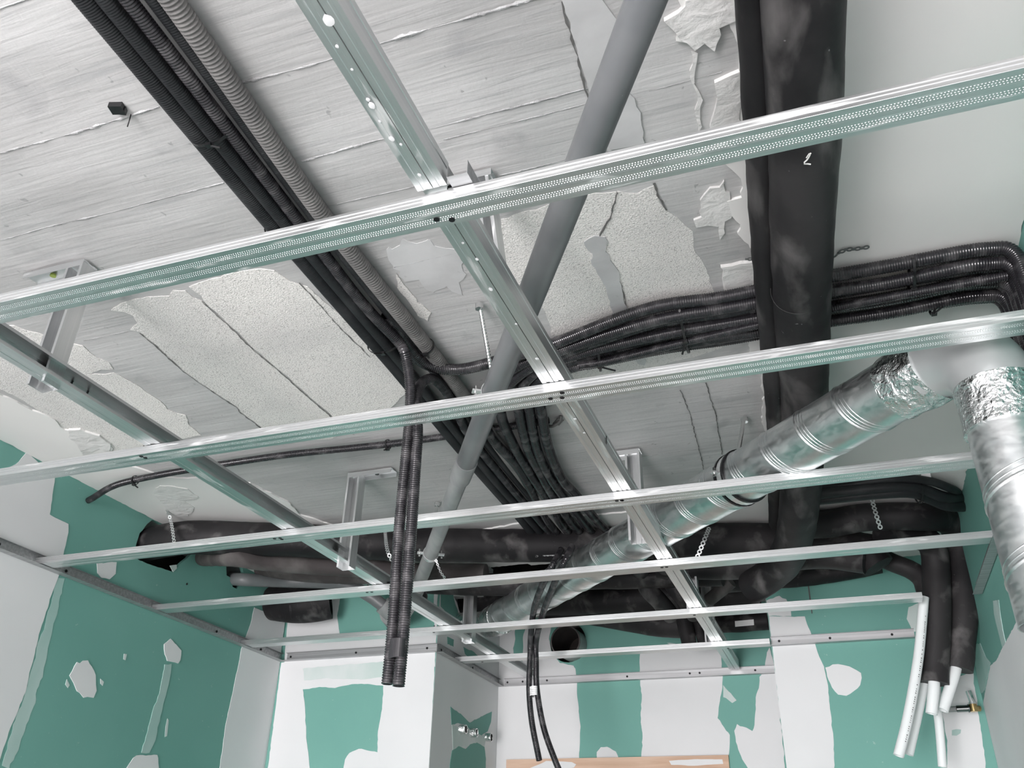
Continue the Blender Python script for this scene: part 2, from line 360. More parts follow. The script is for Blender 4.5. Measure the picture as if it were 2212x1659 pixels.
# far wall with the hole round the cut duct
ang = [2*math.pi*k/28 for k in range(28)]
hf = [Vector((-1.075+.082*math.cos(a)*(1 if math.cos(a) < 0 else .98), YF, 2.572+.086*math.sin(a))) for a in ang]
wf = wall('wall_far', 'y', YF, -1, XP2, XB, 0, ZC, GREEN, [hf])
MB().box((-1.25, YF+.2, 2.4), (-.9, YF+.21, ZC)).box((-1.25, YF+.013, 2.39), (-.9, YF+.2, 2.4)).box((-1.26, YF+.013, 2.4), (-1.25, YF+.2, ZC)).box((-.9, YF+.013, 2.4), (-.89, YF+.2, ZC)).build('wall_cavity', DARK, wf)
def WF(pts, mt=FILL, nm='filler_patch', t=.0012, jit=.003): return patch(wf, nm, 'y', YF, -1, pts, mt, t, jit)
WF([(1078,1350),(1112,1355),(1113,1380),(1109,1400),(1113,1440),(1240,1440),(1238,1438),(1243,1445),(1246,1476),(1247,1500),(1250,1530),(1254,1570),(1252,1620),(1250,1760),(1060,1760),(1074,1485)], jit=.002)
WF([(1138,1352),(1192,1348),(1186,1380),(1192,1410),(1210,1432),(1240,1438),(1240,1442),(1128,1440),(1130,1400),(1130,1375)], t=.0014, jit=.002)
WF([(1382,1410),(1555,1400),(1560,1440),(1562,1470),(1558,1500),(1550,1550),(1560,1565),(1577,1590),(1574,1632),(1576,1760),(1382,1760),(1386,1640),(1388,1590),(1384,1545),(1386,1500),(1382,1460)], jit=.003)
WF([(1641,1462),(1640,1480),(1634,1500),(1632,1540),(1630,1565),(1625,1580),(1612,1572),(1592,1564),(1586,1580),(1592,1610),(1603,1640),(1616,1660),(1640,1760),(1705,1760),(1690,1600),(1678,1456),(1662,1400),(1656,1410),(1652,1446)], jit=.003)
WF([(1290,1640),(1290,1625),(1298,1614),(1312,1614),(1330,1624),(1338,1640),(1340,1650),(1294,1650)], t=.0016, jit=.002)
WF([(1562,1480),(1573,1492),(1583,1503),(1591,1512),(1582,1518),(1562,1505)], PALE, 'filler_smear', .001, .003)
WF([(1440,1390),(1470,1392),(1492,1388),(1530,1384),(1520,1398),(1460,1400)], PALE, 'filler_smear', .001, .003)
# boxed-out pier, right
wb = wall('wall_pier_front', 'y', YB, -1, XB+.0005, XR, 0, ZC, GREEN)
wbs = wall('wall_pier_side', 'x', XB, -1, YB+.0006, YF, 0, ZC, FILL)
def WB(pts, mt=FILL, nm='filler_patch', t=.0012, jit=.003): return patch(wb, nm, 'y', YB, -1, pts, mt, t, jit)
WB([(1661,1332),(1739,1332),(1744,1348),(1756,1380),(1763,1396),(1770,1418),(1780,1440),(1788,1480),(1795,1540),(1801,1600),(1803,1760),(1708,1760),(1697,1659),(1662,1340)], jit=.002)
WB([(1655,1296),(1684,1288),(1698,1296),(1706,1310),(1708,1330),(1660,1332)], t=.0014)
WB([(1783,1442),(1800,1436),(1822,1437),(1845,1446),(1860,1456),(1862,1466),(1858,1480),(1846,1492),(1828,1504),(1812,1500),(1798,1486),(1788,1468)], t=.0016)
WB([(1962,1312),(1976,1304),(1988,1302),(1984,1330),(1980,1364),(1968,1366),(1966,1350),(1960,1336)], PALE, 'filler_smear', .001, .004)
WB([(2034,1540),(2044,1508),(2050,1480),(2072,1462),(2101,1450),(2114,1540),(2128,1640),(2134,1760),(2036,1760),(2032,1690),(2046,1650),(2046,1600),(2040,1560)], jit=.002)
WB([(2056,1577),(2066,1575),(2076,1576),(2075,1584),(2066,1589),(2055,1588)], THIN, 'bare_spot', .0018, .001)
# right wall
wr = wall('wall_right', 'x', XR, -1, YBK, YB, 0, ZC, GREEN)
def WR(pts, mt=FILL, nm='filler_patch', t=.0012, jit=.003, world=False): return patch(wr, nm, 'x', XR, -1, pts, mt, t, jit, world=world)
WR([(0, YBK, 0), (0, .9, 0), (0, 1.0, 1.2), (0, .9, 2.68), (0, YBK, 2.68)], world=True)  # unseen near stretch whitened too, added to temper the green cast
WR([(2206,1318),(2202,1333),(2196,1345),(2174,1387),(2166,1400),(2158,1418),(2152,1428),(2140,1438),(2134,1470),(2128,1500),(2118,1560),(2124,1600),(2134,1700),(2260,1900),(2700,2000),(2700,1400)], jit=.002)
WR([(2146,1298),(2158,1296),(2162,1330),(2168,1365),(2174,1390),(2166,1398),(2154,1352),(2148,1325)], THIN, 'filler_smear', .001, .002)
WR([(2102,1392),(2118,1390),(2130,1420),(2140,1430),(2128,1490),(2118,1500),(2110,1450)], THIN, 'filler_smear', .0009, .002)
# wall behind the camera with a tall window
wo = rect('y', -1.95, -.45, .03, 2.15)
wk = wall('wall_back', 'y', YBK, 1, XL, XR, 0, ZC, FILL, [wo], t=.08)
wn = MB()
for a, b in (((-1.95, 0, .03), (-1.89, 0, 2.15)), ((-.51, 0, .03), (-.45, 0, 2.15)), ((-1.95, 0, .03), (-.45, 0, .09)), ((-1.95, 0, 2.09), (-.45, 0, 2.15)), ((-1.23, 0, .03), (-1.17, 0, 2.15))):
    wn.box((a[0], YBK-.06, a[2]), (b[0], YBK-.01, b[2]))
tag(wn.build('window_1', FILL), kind='structure')

# ---- ceiling coats
def PC(pts, mt, nm, t, jit=.006, step=.012): return patch(ceil, nm, 'z', ZC, -1, pts, mt, t, jit, step)
def q(l, ox, oy, s_=2.765): return [(x/s_+ox, y/s_+oy) for x, y in l]
# porous block soffits laid bare
PC(q([(665,470),(720,430),(880,390),(1010,385),(1035,348),(1080,352),(1110,352),(1160,395),(1205,412),(1300,500),(1380,570),(1500,690),(1700,860),(1860,1000),(1985,1108),(2060,1190),(1980,1240),(1600,1260),(1565,1172),(1500,1125),(1430,1072),(1415,1045),(1320,985),(1200,905),(1100,835),(1000,745),(930,680),(870,640),(835,600),(780,585),(822,545),(800,500),(740,480)],0,500), RAWC, 'porous_block_soffit', .0007, .003)
PC(q([(1130,328),(1250,280),(1400,240),(1560,224),(1640,232),(1690,262),(1740,300),(1830,330),(1860,350),(2400,800),(2480,880),(2430,960),(2330,1060),(2230,1120),(2080,1200),(1990,1108),(1870,1000),(1700,850),(1500,680),(1380,560),(1215,408),(1200,380),(1170,360)],0,500), RAWC, 'porous_block_soffit', .0008, .003)
PC(q([(-300,520),(0,565),(80,560),(160,590),(230,605),(330,640),(500,685),(560,740),(650,785),(680,820),(600,822),(540,850),(600,850),(680,840),(740,870),(800,900),(880,960),(960,1010),(1000,1060),(1060,1085),(1110,1095),(1130,1150),(1200,1215),(900,1280),(690,1320),(640,1255),(520,1192),(380,1182),(200,1045),(0,935),(-300,830)],0,500), RAWC, 'porous_block_soffit', .0007, .003)
PC([(1085,475),(1130,458),(1200,440),(1270,420),(1330,410),(1334,430),(1318,470),(1296,500),(1290,520),(1304,560),(1318,590),(1335,615),(1345,640),(1352,665),(1350,690),(1250,720),(1192,725),(1186,700),(1170,660),(1120,640),(1090,610),(1070,560)], RAWC, 'porous_block_soffit', .0009, .004)
PC([(1332,414),(1376,417),(1413,400),(1420,424),(1440,455),(1466,470),(1495,500),(1501,540),(1530,590),(1545,640),(1552,668),(1556,700),(1560,735),(1558,752),(1500,770),(1400,795),(1300,812),(1240,818),(1220,790),(1290,740),(1350,700),(1356,672),(1342,640),(1320,590),(1300,545),(1294,510),(1318,478)], RAWC, 'porous_block_soffit', .0008, .003)
# smooth concrete tongues on the blocks
PC([(1284,505),(1305,508),(1310,540),(1336,585),(1345,630),(1354,668),(1340,682),(1325,682),(1318,650),(1298,600),(1284,580),(1278,545),(1262,520)], SMOOTHC, 'concrete_tongue', .003, .004)
PC(q([(1860,760),(1900,735),(1925,770),(1915,800),(1880,790)],700,500), SMOOTHC, 'concrete_tongue', .003, .004)
PC(q([(1200,-30),(1450,-30),(1520,120),(1560,330),(1590,600),(1700,620),(1690,0),(1900,300),(1950,860),(1700,915),(1600,640),(1500,280)],700,0)[:0] or [(1213,-10),(1300,-10),(1345,60),(1352,180),(1382,240),(1394,306),(1318,322),(1300,300),(1285,230),(1262,150),(1240,80)], SMOOTHC, 'smooth_concrete_band', .0035, .003)
# white finish plaster, right, with ragged edge
XE = .60
right = [Z(x, y, ZC) for x, y in [(1500,-120),(1470,-60),(1462,0),(1478,30),(1440,43),(1466,48),(1462,78),(1495,98),(1532,60),(1546,40),(1556,58),(1574,40),(1585,70),(1600,118),(1594,155),(1568,180),(1550,205),(1548,235),(1538,270),(1560,345),(1600,378),(1598,420),(1570,428),(1580,460),(1600,480),(1594,500),(1636,553),(1608,570),(1618,585),(1590,580),(1560,600),(1562,618),(1590,660),(1620,720),(1616,760),(1640,800),(1650,860),(1646,900),(1652,930),(1660,980),(1680,1060),(1540,1085),(1470,1092),(1400,1100),(1180,1118),(1000,1150),(980,1170)]]
right += [Vector((-1.0, 2.99, ZC)), Vector((-.26, 2.975, ZC)), Vector((-.25, YB, ZC)), Vector((XR, YB, ZC)), Vector((XR, YBK, ZC)), Vector((-.05, YBK, ZC))]
o = patch(ceil, 'white_plaster_coat', 'z', ZC, -1, right, PLAST, .005, .004, .012, world=True)
PC([(1510,430),(1530,405),(1560,402),(1566,385),(1572,430),(1586,442),(1582,465),(1560,475),(1545,486),(1525,484),(1505,488),(1498,475),(1512,465)], PLASTR, 'torn_plaster_flake', .004)
PC([(1550,470),(1562,468),(1568,500),(1560,514),(1552,500)], PLASTR, 'torn_plaster_flake', .004)
PC([(1440,42),(1466,20),(1490,-10),(1590,-30),(1596,40),(1560,52),(1540,100),(1520,84),(1500,96),(1465,80)], PLASTR, 'torn_plaster_flake', .0075, .006)
PC([(1495,105),(1508,110),(1504,180),(1512,240),(1508,280),(1500,250),(1502,200),(1494,150)], PLASTR, 'torn_plaster_flake', .004, .006)
PC([(1545,165),(1590,150),(1600,180),(1604,340),(1560,345),(1538,268),(1548,205)], PLASTR, 'torn_plaster_flake', .0072, .006)
PC([(1560,570),(1630,560),(1640,620),(1590,630),(1562,618)], PLASTR, 'torn_plaster_flake', .0074, .006)
# plaster along the left wall
left = [Z(x, y, ZC) for x, y in [(-700,500),(-300,720),(0,848),(40,868),(75,885),(120,905),(142,926),(188,930),(202,944),(232,952),(243,966),(236,980),(270,1000),(310,1012),(360,1030),(450,1030),(470,1038),(540,1042),(586,1064),(628,1085),(646,1108),(706,1128),(760,1142),(800,1150),(900,1165),(1000,1170)]]
left += [Vector((-1.0, 2.97, ZC)), Vector((-1.34, 2.975, ZC)), Vector((-1.36, YP1, ZC)), Vector((XL, YP1, ZC)), Vector((XL, -.5, ZC))]
patch(ceil, 'white_plaster_coat', 'z', ZC, -1, left, PLAST, .0045, .004, .012, world=True)
PC([(345,1045),(372,1046),(405,1052),(430,1070),(400,1080),(420,1092),(408,1110),(385,1112),(362,1106),(350,1082),(330,1060)], PLASTR, 'torn_plaster_flake', .0065, .005)
PC([(150,925),(175,925),(215,938),(240,956),(238,972),(215,965),(180,978),(168,955),(150,940)], PLASTR, 'torn_plaster_flake', .0065, .004)
# thin concrete scabs
PC(q([(380,90),(430,110),(460,60),(560,90),(640,50),(720,110),(800,100),(830,200),(860,260),(820,300),(840,360),(740,330),(640,350),(560,300),(500,310),(440,240),(400,230),(370,150)],700,500), SMOOTHC, 'concrete_scab', .0005, .012)
PC(q([(430,240),(560,420),(640,480),(620,530),(560,500),(440,330)],700,500), RAWC, 'porous_block_soffit', .0018, .005)
# hairline joints
def crack(pts, wd=.0022):
    B = [Z(x, y, ZC) for x, y in pts]; P = []
    for a, b in zip(B, B[1:]):
        k = max(1, int((b-a).length/.008))
        for c in range(k): q_ = a.lerp(b, c/k); P.append(q_+noise.noise_vector(q_*70)*.0025)
    P.append(B[-1])
    mb = MB(); vs = []
    for i, p in enumerate(P):
        t = (P[min(i+1, len(P)-1)]-P[max(i-1, 0)]).normalized(); n = Vector((-t.y, t.x, 0))*wd*(.35+.9*random.random())
        for s_, zz in ((1, ZC-.0028), (-1, ZC-.0028)): vs.append((p.x+n.x*s_, p.y+n.y*s_, zz))
    mb.add(vs, [(2*i, 2*i+1, 2*i+3, 2*i+2) for i in range(len(P)-1)]); mb.build('hairline_joint', CRACK, ceil)
crack(q([(1208,410),(1300,500),(1380,570),(1500,690),(1700,858),(1860,1000),(1985,1108)],0,500), .0014)
crack(q([(1790,300),(1900,420),(2050,590),(2212,745)],0,500), .0012)
crack(q([(835,600),(930,680),(1000,745),(1100,835),(1200,905),(1320,985),(1415,1045),(1430,1072),(1565,1172)],0,500), .0018)
crack([(1334,414),(1318,470),(1294,508),(1306,545)], .0016); crack([(1306,560),(1336,600),(1350,640),(1354,672)], .0015)
crack([(1213,0),(1232,70),(1250,130),(1262,190),(1275,222)], .0017)
crack([(1525,824),(1535,860),(1545,890),(1552,930),(1560,980)], .0013); crack([(1470,840),(1490,890),(1500,930),(1515,990),(1525,1040)], .0012)
crack([(1413,392),(1420,420),(1440,452)], .002)
# formwork board seams: rough fins running across the slab
def seam(pts, wd=.004, h=.004):
    P = [Z(x, y, ZC) for x, y in pts]; y0 = sum(p.y for p in P)/len(P); x0, x1 = P[0].x, P[-1].x
    if x0 > x1: x0, x1 = x1, x0
    mb = MB(); n = int((x1-x0)/.006); vs = []
    for i in range(n+1):
        x = x0+(x1-x0)*i/n; c = y0+.004*noise.noise(Vector((x*6, y0*9, 0))); a = max(.12, .55+.9*noise.noise(Vector((x*28, y0*31, 2))))
        for k, (dy, dz) in enumerate(((-1, 0), (-.35, 1), (.35, .8), (1, 0))):
            j = 1+.7*noise.noise(Vector((x*160, k*5.3, y0*40)))
            vs.append((x, c+dy*wd*a*j, ZC-.0005-dz*h*a*j))
    fs = [(4*i+k, 4*i+k+1, 4*i+5+k, 4*i+4+k) for i in range(n) for k in range(3)]
    mb.add(vs, fs); mb.build('board_seam_ridge', SEAM, ceil)
for a, b, w_ in (((-300,420),(345,231),.005), ((510,183),(725,120),.0055), ((725,120),(1190,-15),.005), ((-300,600),(480,390),.0035), ((650,345),(850,298),.005), ((850,298),(1270,190),.0035), ((960,305),(1280,215),.0025),
                 ((1080,380),(1310,322),.0035), ((560,535),(720,495),.0035), ((-200,70),(160,-20),.003), ((700,445),(930,395),.0025), ((180,735),(275,715),.0022), ((1320,322),(1394,306),.006), ((0,835),(65,825),.002),
                 ((850,575),(1010,545),.0025), ((1380,985),(1525,970),.002), ((760,1105),(1100,1065),.0015), ((1310,200),(1345,195),.002), ((1400,190),(1560,160),.0015)):
    seam([a, b], w_*.75, w_*.5)

# ---------------------------------------------------------------- suspended grid
def furring_section(y0):
    t = .0007; pl = [(.0065, .0178), (.0004, .0178), (0, .0172), (0, .0136), (.0011, .0128), (.0011, .0112), (0, .0104), (0, .0078), (.0011, .007), (.0011, .0054), (0, .0046), (0, .0004), (.0004, 0),
              (.0075, 0), (.0095, .0003), (.0185, .0003), (.0205, 0), (.0255, 0), (.0275, .0003), (.0365, .0003), (.0385, 0), (.0456, 0), (.046, .0004), (.046, .0172), (.0456, .0178), (.0395, .0178)]
    return [(y0+u, ZG+v) for u, v in sheet(pl, t)]
rows = [.764, 1.276, 1.786, 2.274, 2.766]
yl6 = (Z(1300,1411,ZG).y+Z(1420,1404,ZG).y)/2
spans = [(XL+.004, XR-.004, rows[0]), (XL+.004, XR-.004, rows[1]), (XL+.004, XR-.004, rows[2]), (XL+.004, XR-.004, rows[3]), (XL+.004, .272, rows[4]), (XP2+.004, XB-.002, yl6)]
flab = ['nearest cross channel, wide perforated galvanized steel, passing top right corner', 'second galvanized steel cross channel from the camera, above the taped duct elbow', 'third galvanized cross channel, running behind the vertical duct at the right wall',
        'fourth galvanized cross channel, ending at the right wall angle below the black pipes', 'fifth galvanized cross channel, cut short beside the black insulated drop pipes', 'short farthest cross channel between the white recess side and the pier']
scr = [[(943,474),(977,476)], [(1189,861),(1214,848),(1214,859),(304,985),(314,989)], [(592,1163),(603,1161),(609,1165),(1330,1078),(1341,1077),(1344,1081)], [(790,1278),(800,1277),(1430,1226),(1440,1225)], [(935,1365),(1500,1329)], [(1042,1430),(1573,1401)]]
for i, (x0, x1, y0) in enumerate(spans):
    t = thing('furring_channel', flab[i], 'metal channel', (x0, y0, ZG), 'cross channels of the suspended grid')
    mb = MB(); mb.extr(furring_section(y0), 'x', x0, x1)
    if i < 3:      # knurled rows on the fixing face
        step = .0036; n = int((x1-x0)/step)
        for rw in (.0103, .0136, .0169, .0291, .0324, .0357):
            for k in range(n):
                cx = x0+step*(k+.5)+(rw*173 % 1)*.002; cy = y0+rw; z = ZG+.0003; a, b, h = .0010, .0006, .00065
                mb.add([(cx-a, cy-b, z), (cx+a, cy-b, z), (cx+a, cy+b, z), (cx-a, cy+b, z), (cx-a*.3, cy, z-h), (cx+a*.3, cy, z-h)], [(0, 1, 5, 4), (1, 2, 5), (2, 3, 4, 5), (3, 0, 4)])
    mb.build('channel_body', MX, t)
    for (px, py) in scr[i]:
        p = Z(px, py, ZG); p.y = min(y0+.037, max(y0+.009, p.y)); m = MB(); sweep(m, [(p.x, p.y, ZG+.001), (p.x, p.y, ZG-.0008)], .0042, 14, .01); sweep(m, [(p.x, p.y, ZG), (p.x, p.y, ZG+.024)], .0017, 8, .02); m.build('screw', SCREW, t)
# carriers
def carrier_section(x0, closed):
    t = .0008; z0 = ZG+.0186; h = .0365
    if closed:   # web on the right, flange below split by the overlap
        pl = [(x0+.0208, z0+.007), (x0+.0208, z0), (x0+.0145, z0), (x0+.0138, z0+.0008), (x0+.0085, z0+.0008), (x0+.0078, z0), (x0, z0), (x0, z0+h*.8)]
        a = sheet(pl, -t)
        pr = [(x0+.0222, z0+.007), (x0+.0222, z0), (x0+.030, z0), (x0+.0307, z0+.0008), (x0+.0340, z0+.0008), (x0+.0347, z0), (x0+.0405, z0), (x0+.0405, z0+.010), (x0+.0395, z0+.011), (x0+.0395, z0+.026), (x0+.0405, z0+.027), (x0+.0405, z0+h), (x0+.0225, z0+h)]
        b = sheet(pr, t); return [a, b]
    pl = [(x0+.038, z0+.006), (x0+.038, z0), (x0+.026, z0), (x0+.0252, z0+.0008), (x0+.013, z0+.0008), (x0+.0122, z0), (x0, z0), (x0, z0+.012), (x0+.0012, z0+.013), (x0+.0012, z0+.026), (x0, z0+.027), (x0, z0+h), (x0+.038, z0+h), (x0+.038, z0+h-.006)]
    return [sheet(pl, -t)]
def marks(t, L, x):
    for px, py in L:
        p = Z(px, py, ZG+.04)
def carrier(label, x0, x1, ya, yb, closed, pens=()):
    t = thing('carrier_channel', label, 'metal channel', (x0, ya, ZG+.018), 'carrier channels above the cross channels')
    mb = MB()
    for s_ in carrier_section(x0, closed): mb.extr(s_, 'y', ya, yb)
    if x1 != x0:
        k = (x1-x0)/(yb-ya); mb.v = [(x+k*(y-ya), y, z) for x, y, z in mb.v]
    mb.build('channel_body', MY, t)
    for (yy, zz) in pens:
        xx = x0+(x1-x0)*(yy-ya)/(yb-ya)+(.0410 if closed else .0016)
        m = MB(); m.obox((xx, yy, zz), (.0003, 0, 0), (0, .0020, 0), (0, .0016, .010)); m.build('pen_mark', INK, t)
carrier('near galvanized carrier running from the top edge to the first cross channel', -.411, -.413, -.6, .757, True)
carrier('long doubled galvanized carrier with a centre slit, right of the grey drain pipe', -.414, -.398, .80, 3.69, True, [(1.05+.52, 2.44), (2.15, 2.44), (2.98, 2.44), (3.02, 2.44)])
carrier('left open galvanized carrier crossing behind the first left hanger', -1.278, -1.262, -.5, 2.43, False, [(1.06, 2.444), (1.10, 2.444)])
carrier('far left open galvanized carrier ending above the recessed corner', -1.262, -1.250, 2.36, 3.69, False)
for o_, L_ in ((bpy.data.objects['carrier_channel'], [(710,45,.0055),(728,100,.0018),(795,215,.0022),(803,228,.0035),(846,300,.003),(866,312,.0016),(906,378,.0022),(760,150,.0014),(820,262,.0015)]),
               (bpy.data.objects['carrier_channel.001'], [(1030,560,.0022),(1060,625,.003),(1115,700,.002),(1160,775,.003),(1000,525,.0018),(1242,905,.003),(1262,935,.0025)])):
    for px, py, r0 in L_:
        m = MB(); c = Z(px, py, ZG+.0180); n = 12; m.add([(c.x+r0*math.cos(2*math.pi*k/n)*(1+.2*random.random()), c.y+r0*math.sin(2*math.pi*k/n)*(1.2+.5*random.random()), c.z) for k in range(n)]+[(c.x, c.y, c.z-r0*.2)], [(k, (k+1) % n, n) for k in range(n)], True)
        m.build('plaster_splash', FILL, o_)
# stub of the overlapping connector at the first crossing
mb = MB(); x0 = -.368
mb.extr(sheet([(x0, ZG+.040), (x0, ZG+.019), (x0+.028, ZG+.019), (x0+.028, ZG+.040)], .0008), 'y', .745, .83)
tag(mb.build('channel_connector', TX), 'short steel connector stub beside the first carrier crossing', 'metal connector')
# wall tracks (U section open to the room)
def track(label, ax, val, into, a, b, sc):
    t_ = .0007; d = .026*into; z0 = ZG-.0012; h = .030
    pl = [(val+d, z0), (val+.0016*into, z0), (val+.0016*into, z0+h), (val+d*.45, z0+h)]
    sec = sheet(pl, t_*(1 if into < 0 else -1)*-1)
    t = thing('wall_track', label, 'metal wall track', ((a if ax == 'x' else val), (a if ax == 'y' else val), ZG), 'perimeter tracks of the suspended grid')
    MB().extr(sec, ax, a, b).build('track_body', TX, t)
    for s_ in sc:
        c = Vector((s_, val+into*.003, ZG+.015)) if ax == 'x' else Vector((val+into*.003, s_, ZG+.015)); n = Vector((0, into, 0)) if ax == 'x' else Vector((into, 0, 0))
        m = MB(); sweep(m, [c-n*.001, c+n*.0012], .0042, 12, .01); m.build('screw', SCREW, t)
track('long galvanized wall track along the green left wall', 'y', XL+.0016, 1, -1.2, YP1-.003, [1.60, 1.66, 1.9, 2.3, 2.62, 2.9])
track('galvanized wall track on the white return wall above the green rectangle', 'x', YP1-.0016, -1, XL+.03, XP2+.002, [-2.02, -1.73, -1.43])
track('short galvanized wall track on the shaded side of the recess', 'y', XP2+.0016, 1, YP1-.002, YF-.003, [3.08, 3.4])
track('galvanized wall track along the far wall behind the hanging conduit pair', 'x', YF-.0016, -1, XP2+.03, XB-.003, [-1.35, -1.28, -1.17, -.82, -.56, -.52, -.3])
track('galvanized wall track on the pier below the cut-off channel', 'x', YB-.0016, -1, XB, .27, [-.17, .0, .2])
track('galvanized wall track on the right wall beside the vertical duct', 'y', XR-.0016, -1, -.6, 2.76, [.5, 1.2, 2.3])

# hangers: stud offcuts with a folded foot screwed to the slab
def hanger(label, x, y, zb, foot, flen=.11, open_=1, lean=(0, 0), hw=.019, dp=.017):
    t = thing('ceiling_hanger', label, 'metal hanger', (x, y, ZC-.006), 'stud hangers between slab and carriers')
    th = .0008
    pl = [(x-hw+.005, y-dp), (x-hw, y-dp), (x-hw, y+dp), (x-hw*.42, y+dp), (x-hw*.37, y+dp-.001), (x+hw*.37, y+dp-.001), (x+hw*.42, y+dp), (x+hw, y+dp), (x+hw, y-dp), (x+hw-.005, y-dp)]
    m = MB(); m.extr(sheet(pl, th), 'z', zb, ZC-.010)
    m.v = [(a+lean[0]*(ZC-c), b+lean[1]*(ZC-c), c) for a, b, c in m.v]; m.build('upright', MZ, t)
    zt = ZC-.0055; x1 = x+foot*flen
    a, b = (x-foot*.02, x1); a, b = min(a, b), max(a, b)
    m = MB(); m.extr(sheet([(y-dp-.001, zt-.014), (y-dp-.001, zt), (y-.006, zt), (y-.005, zt-.001), (y+.005, zt-.001), (y+.006, zt), (y+dp+.001, zt), (y+dp+.001, zt-.014)], -th), 'x', a, b); m.build('foot_plate', MX, t)
    p = Vector((x+foot*flen*.55, y, zt-.004)); m = MB(); sweep(m, [p, p+Vector((0, 0, -.004))], .006, 12, .01); m.build('fixing_screw', GREENP if flen > .12 else SCREW, t)
hanger('stud hanger with a green plug in its foot, left edge of the ceiling', -1.268, 1.005, 2.41, -1, .13)
hanger('pale stud hanger beside the grey diagonal drain pipe, nearest the camera', -.434, 1.020, 2.456, -1, .11, lean=(.13, .05), hw=.0115, dp=.018)
hanger('stud hanger with folded foot left of the two hanging conduits', -1.232, 2.06, 2.40, 1, .12)
hanger('stud hanger whose foot meets the doubled carrier, left of the spiral duct', -.430, 2.14, 2.425, -1, .10)
hanger('dark stud hanger in front of the crumpled far end of the duct', -1.238, 2.98, 2.41, 1, .08)
hanger('small far stud hanger behind the doubled carrier, in the pipe shadow', -.40, 2.84, 2.43, -1, .08)
hanger('farthest stud hanger at the pier end of the doubled carrier', -.415, 3.33, 2.425, -1, .08)

# ---------------------------------------------------------------- conduits
def conduit(label, P, r, mt=COND, rib=.0045, depth=.0012, grp=None, hollow=.0015, cat='conduit', name='corrugated_conduit', seg=14, ends=(True, True)):
    m = MB(); sweep(m, P, r, seg, .012, rib, depth, hollow, ends)
    o = m.build(name, mt); return tag(o, label, cat, grp)
# main bundle under the slab
def mline(xs, z, y1=2.62, ya=-.5):
    ys = [ya, .2, .55, 1.02, 1.52, 1.80, 2.12, 2.45, y1]
    return [Vector((x, y, z)) for x, y in zip(xs, ys)]
G1 = 'black conduits strapped in the long diagonal bundle'
conduit('leftmost black ribbed conduit of the long ceiling bundle', mline([-.79,-.800,-.811,-.828,-.838,-.852,-.862,-.868,-.875], 2.664), .0165, CONDM, .0038, .0006, G1)
conduit('second black conduit from the left in the long ceiling bundle', mline([-.765,-.772,-.781,-.800,-.812,-.824,-.838,-.842,-.845], 2.658), .0125, CONDM, .0038, .0004, G1)
conduit('deep black conduit pressed against the slab beside the grey one', mline([-.713,-.720,-.728,-.752,-.765,-.780,-.790,-.79,-.788], 2.672), .0115, CONDM, .0038, .0004, G1)
conduit('grey corrugated conduit on the right side of the long ceiling bundle', mline([-.68,-.688,-.699,-.729,-.733,-.745,-.758,-.76,-.76], 2.662), .0165, CONDG, .0065, .0022)
# cross bundle running to the right wall
G2 = 'shiny black corrugated conduits in the bundle crossing to the right wall'
def cross(y, z, tail, w_=0):
    base = [(.4148, y, 2.30), (.4146, y, 2.54), (.4145, y, z-.065), (.4125, y, z-.028), (.402, y+.001, z-.007), (.383, y+.002, z-.001), (.33, y-.003, z), (.20, y+.004-w_, z), (.05, y-.003, z-.002), (-.10, y+.003+w_, z), (-.25, y+.002, z), (-.36, y+.004, z)]
    return [Vector(p) for p in base]+tail
crossL = ['topmost', 'second from top', 'third from top', 'fourth from top', 'fifth from top', 'sixth from top', 'lowest']
tails = {
 0: [Z(1190,745,2.66), Z(1100,772,2.66), Z(1000,797,2.655), Z(935,792,2.650), Z(897,768,2.655), Z(866,722,2.668), Z(835,680,2.672)],
 1: [Z(1200,760,2.66), Z(1120,790,2.662), Z(1060,835,2.664), Z(1035,880,2.66), Z(1062,945,2.652), Z(1116,1006,2.652), Z(1150,1064,2.652), Z(1185,1128,2.655), Z(1212,1160,2.655)],
 2: [Z(1205,768,2.66), Z(1135,800,2.658), Z(1085,850,2.658), Z(1083,898,2.655), Z(1105,952,2.655), Z(1134,1006,2.655), Z(1172,1064,2.655), Z(1210,1128,2.655), Z(1236,1160,2.655)],
 3: [Z(1215,775,2.66), Z(1155,805,2.66), Z(1120,850,2.66), Z(1123,898,2.656), Z(1141,970,2.656), Z(1166,1020,2.656), Z(1194,1071,2.656), Z(1235,1130,2.656), Z(1262,1160,2.655)],
 4: [Z(1235,780,2.66), Z(1180,805,2.66), Z(1144,850,2.66), Z(1146,898,2.656), Z(1160,970,2.656), Z(1184,1024,2.656), Z(1216,1071,2.656), Z(1260,1128,2.656), Z(1290,1160,2.655)],
 5: [Z(1250,790,2.655), Z(1200,808,2.66), Z(1168,850,2.66), Z(1171,898,2.656), Z(1186,970,2.656), Z(1214,1035,2.656), Z(1246,1071,2.656), Z(1292,1128,2.656), Z(1322,1158,2.655)],
 6: [Z(1262,797,2.655), Z(1225,812,2.66)]}
for i in range(7):
    y = 1.456+.0262*i
    zz = (2.664, 2.650, 2.662, 2.648, 2.662, 2.650, 2.664)[i]
    P = cross(y, zz, [], .004*(-1)**i)
    if i == 6: P = P[:-1]+[Vector((-.42, y+.003, 2.655))]
    else:
        P = P[:-1] + tails[i]
    conduit('black corrugated conduit, %s at the right end of the cross bundle' % crossL[i], P, .0132, COND, .0046, .0008, G2)
conduit('thin black conduit lying over the cross bundle', [Vector((.40,1.50,2.628)), Vector((.15,1.512,2.63)), Vector((-.05,1.535,2.632)), Vector((-.22,1.56,2.634)), Vector((-.36,1.585,2.636)), Vector((-.43,1.60,2.645))], .009, COND, .004, .001, G2)
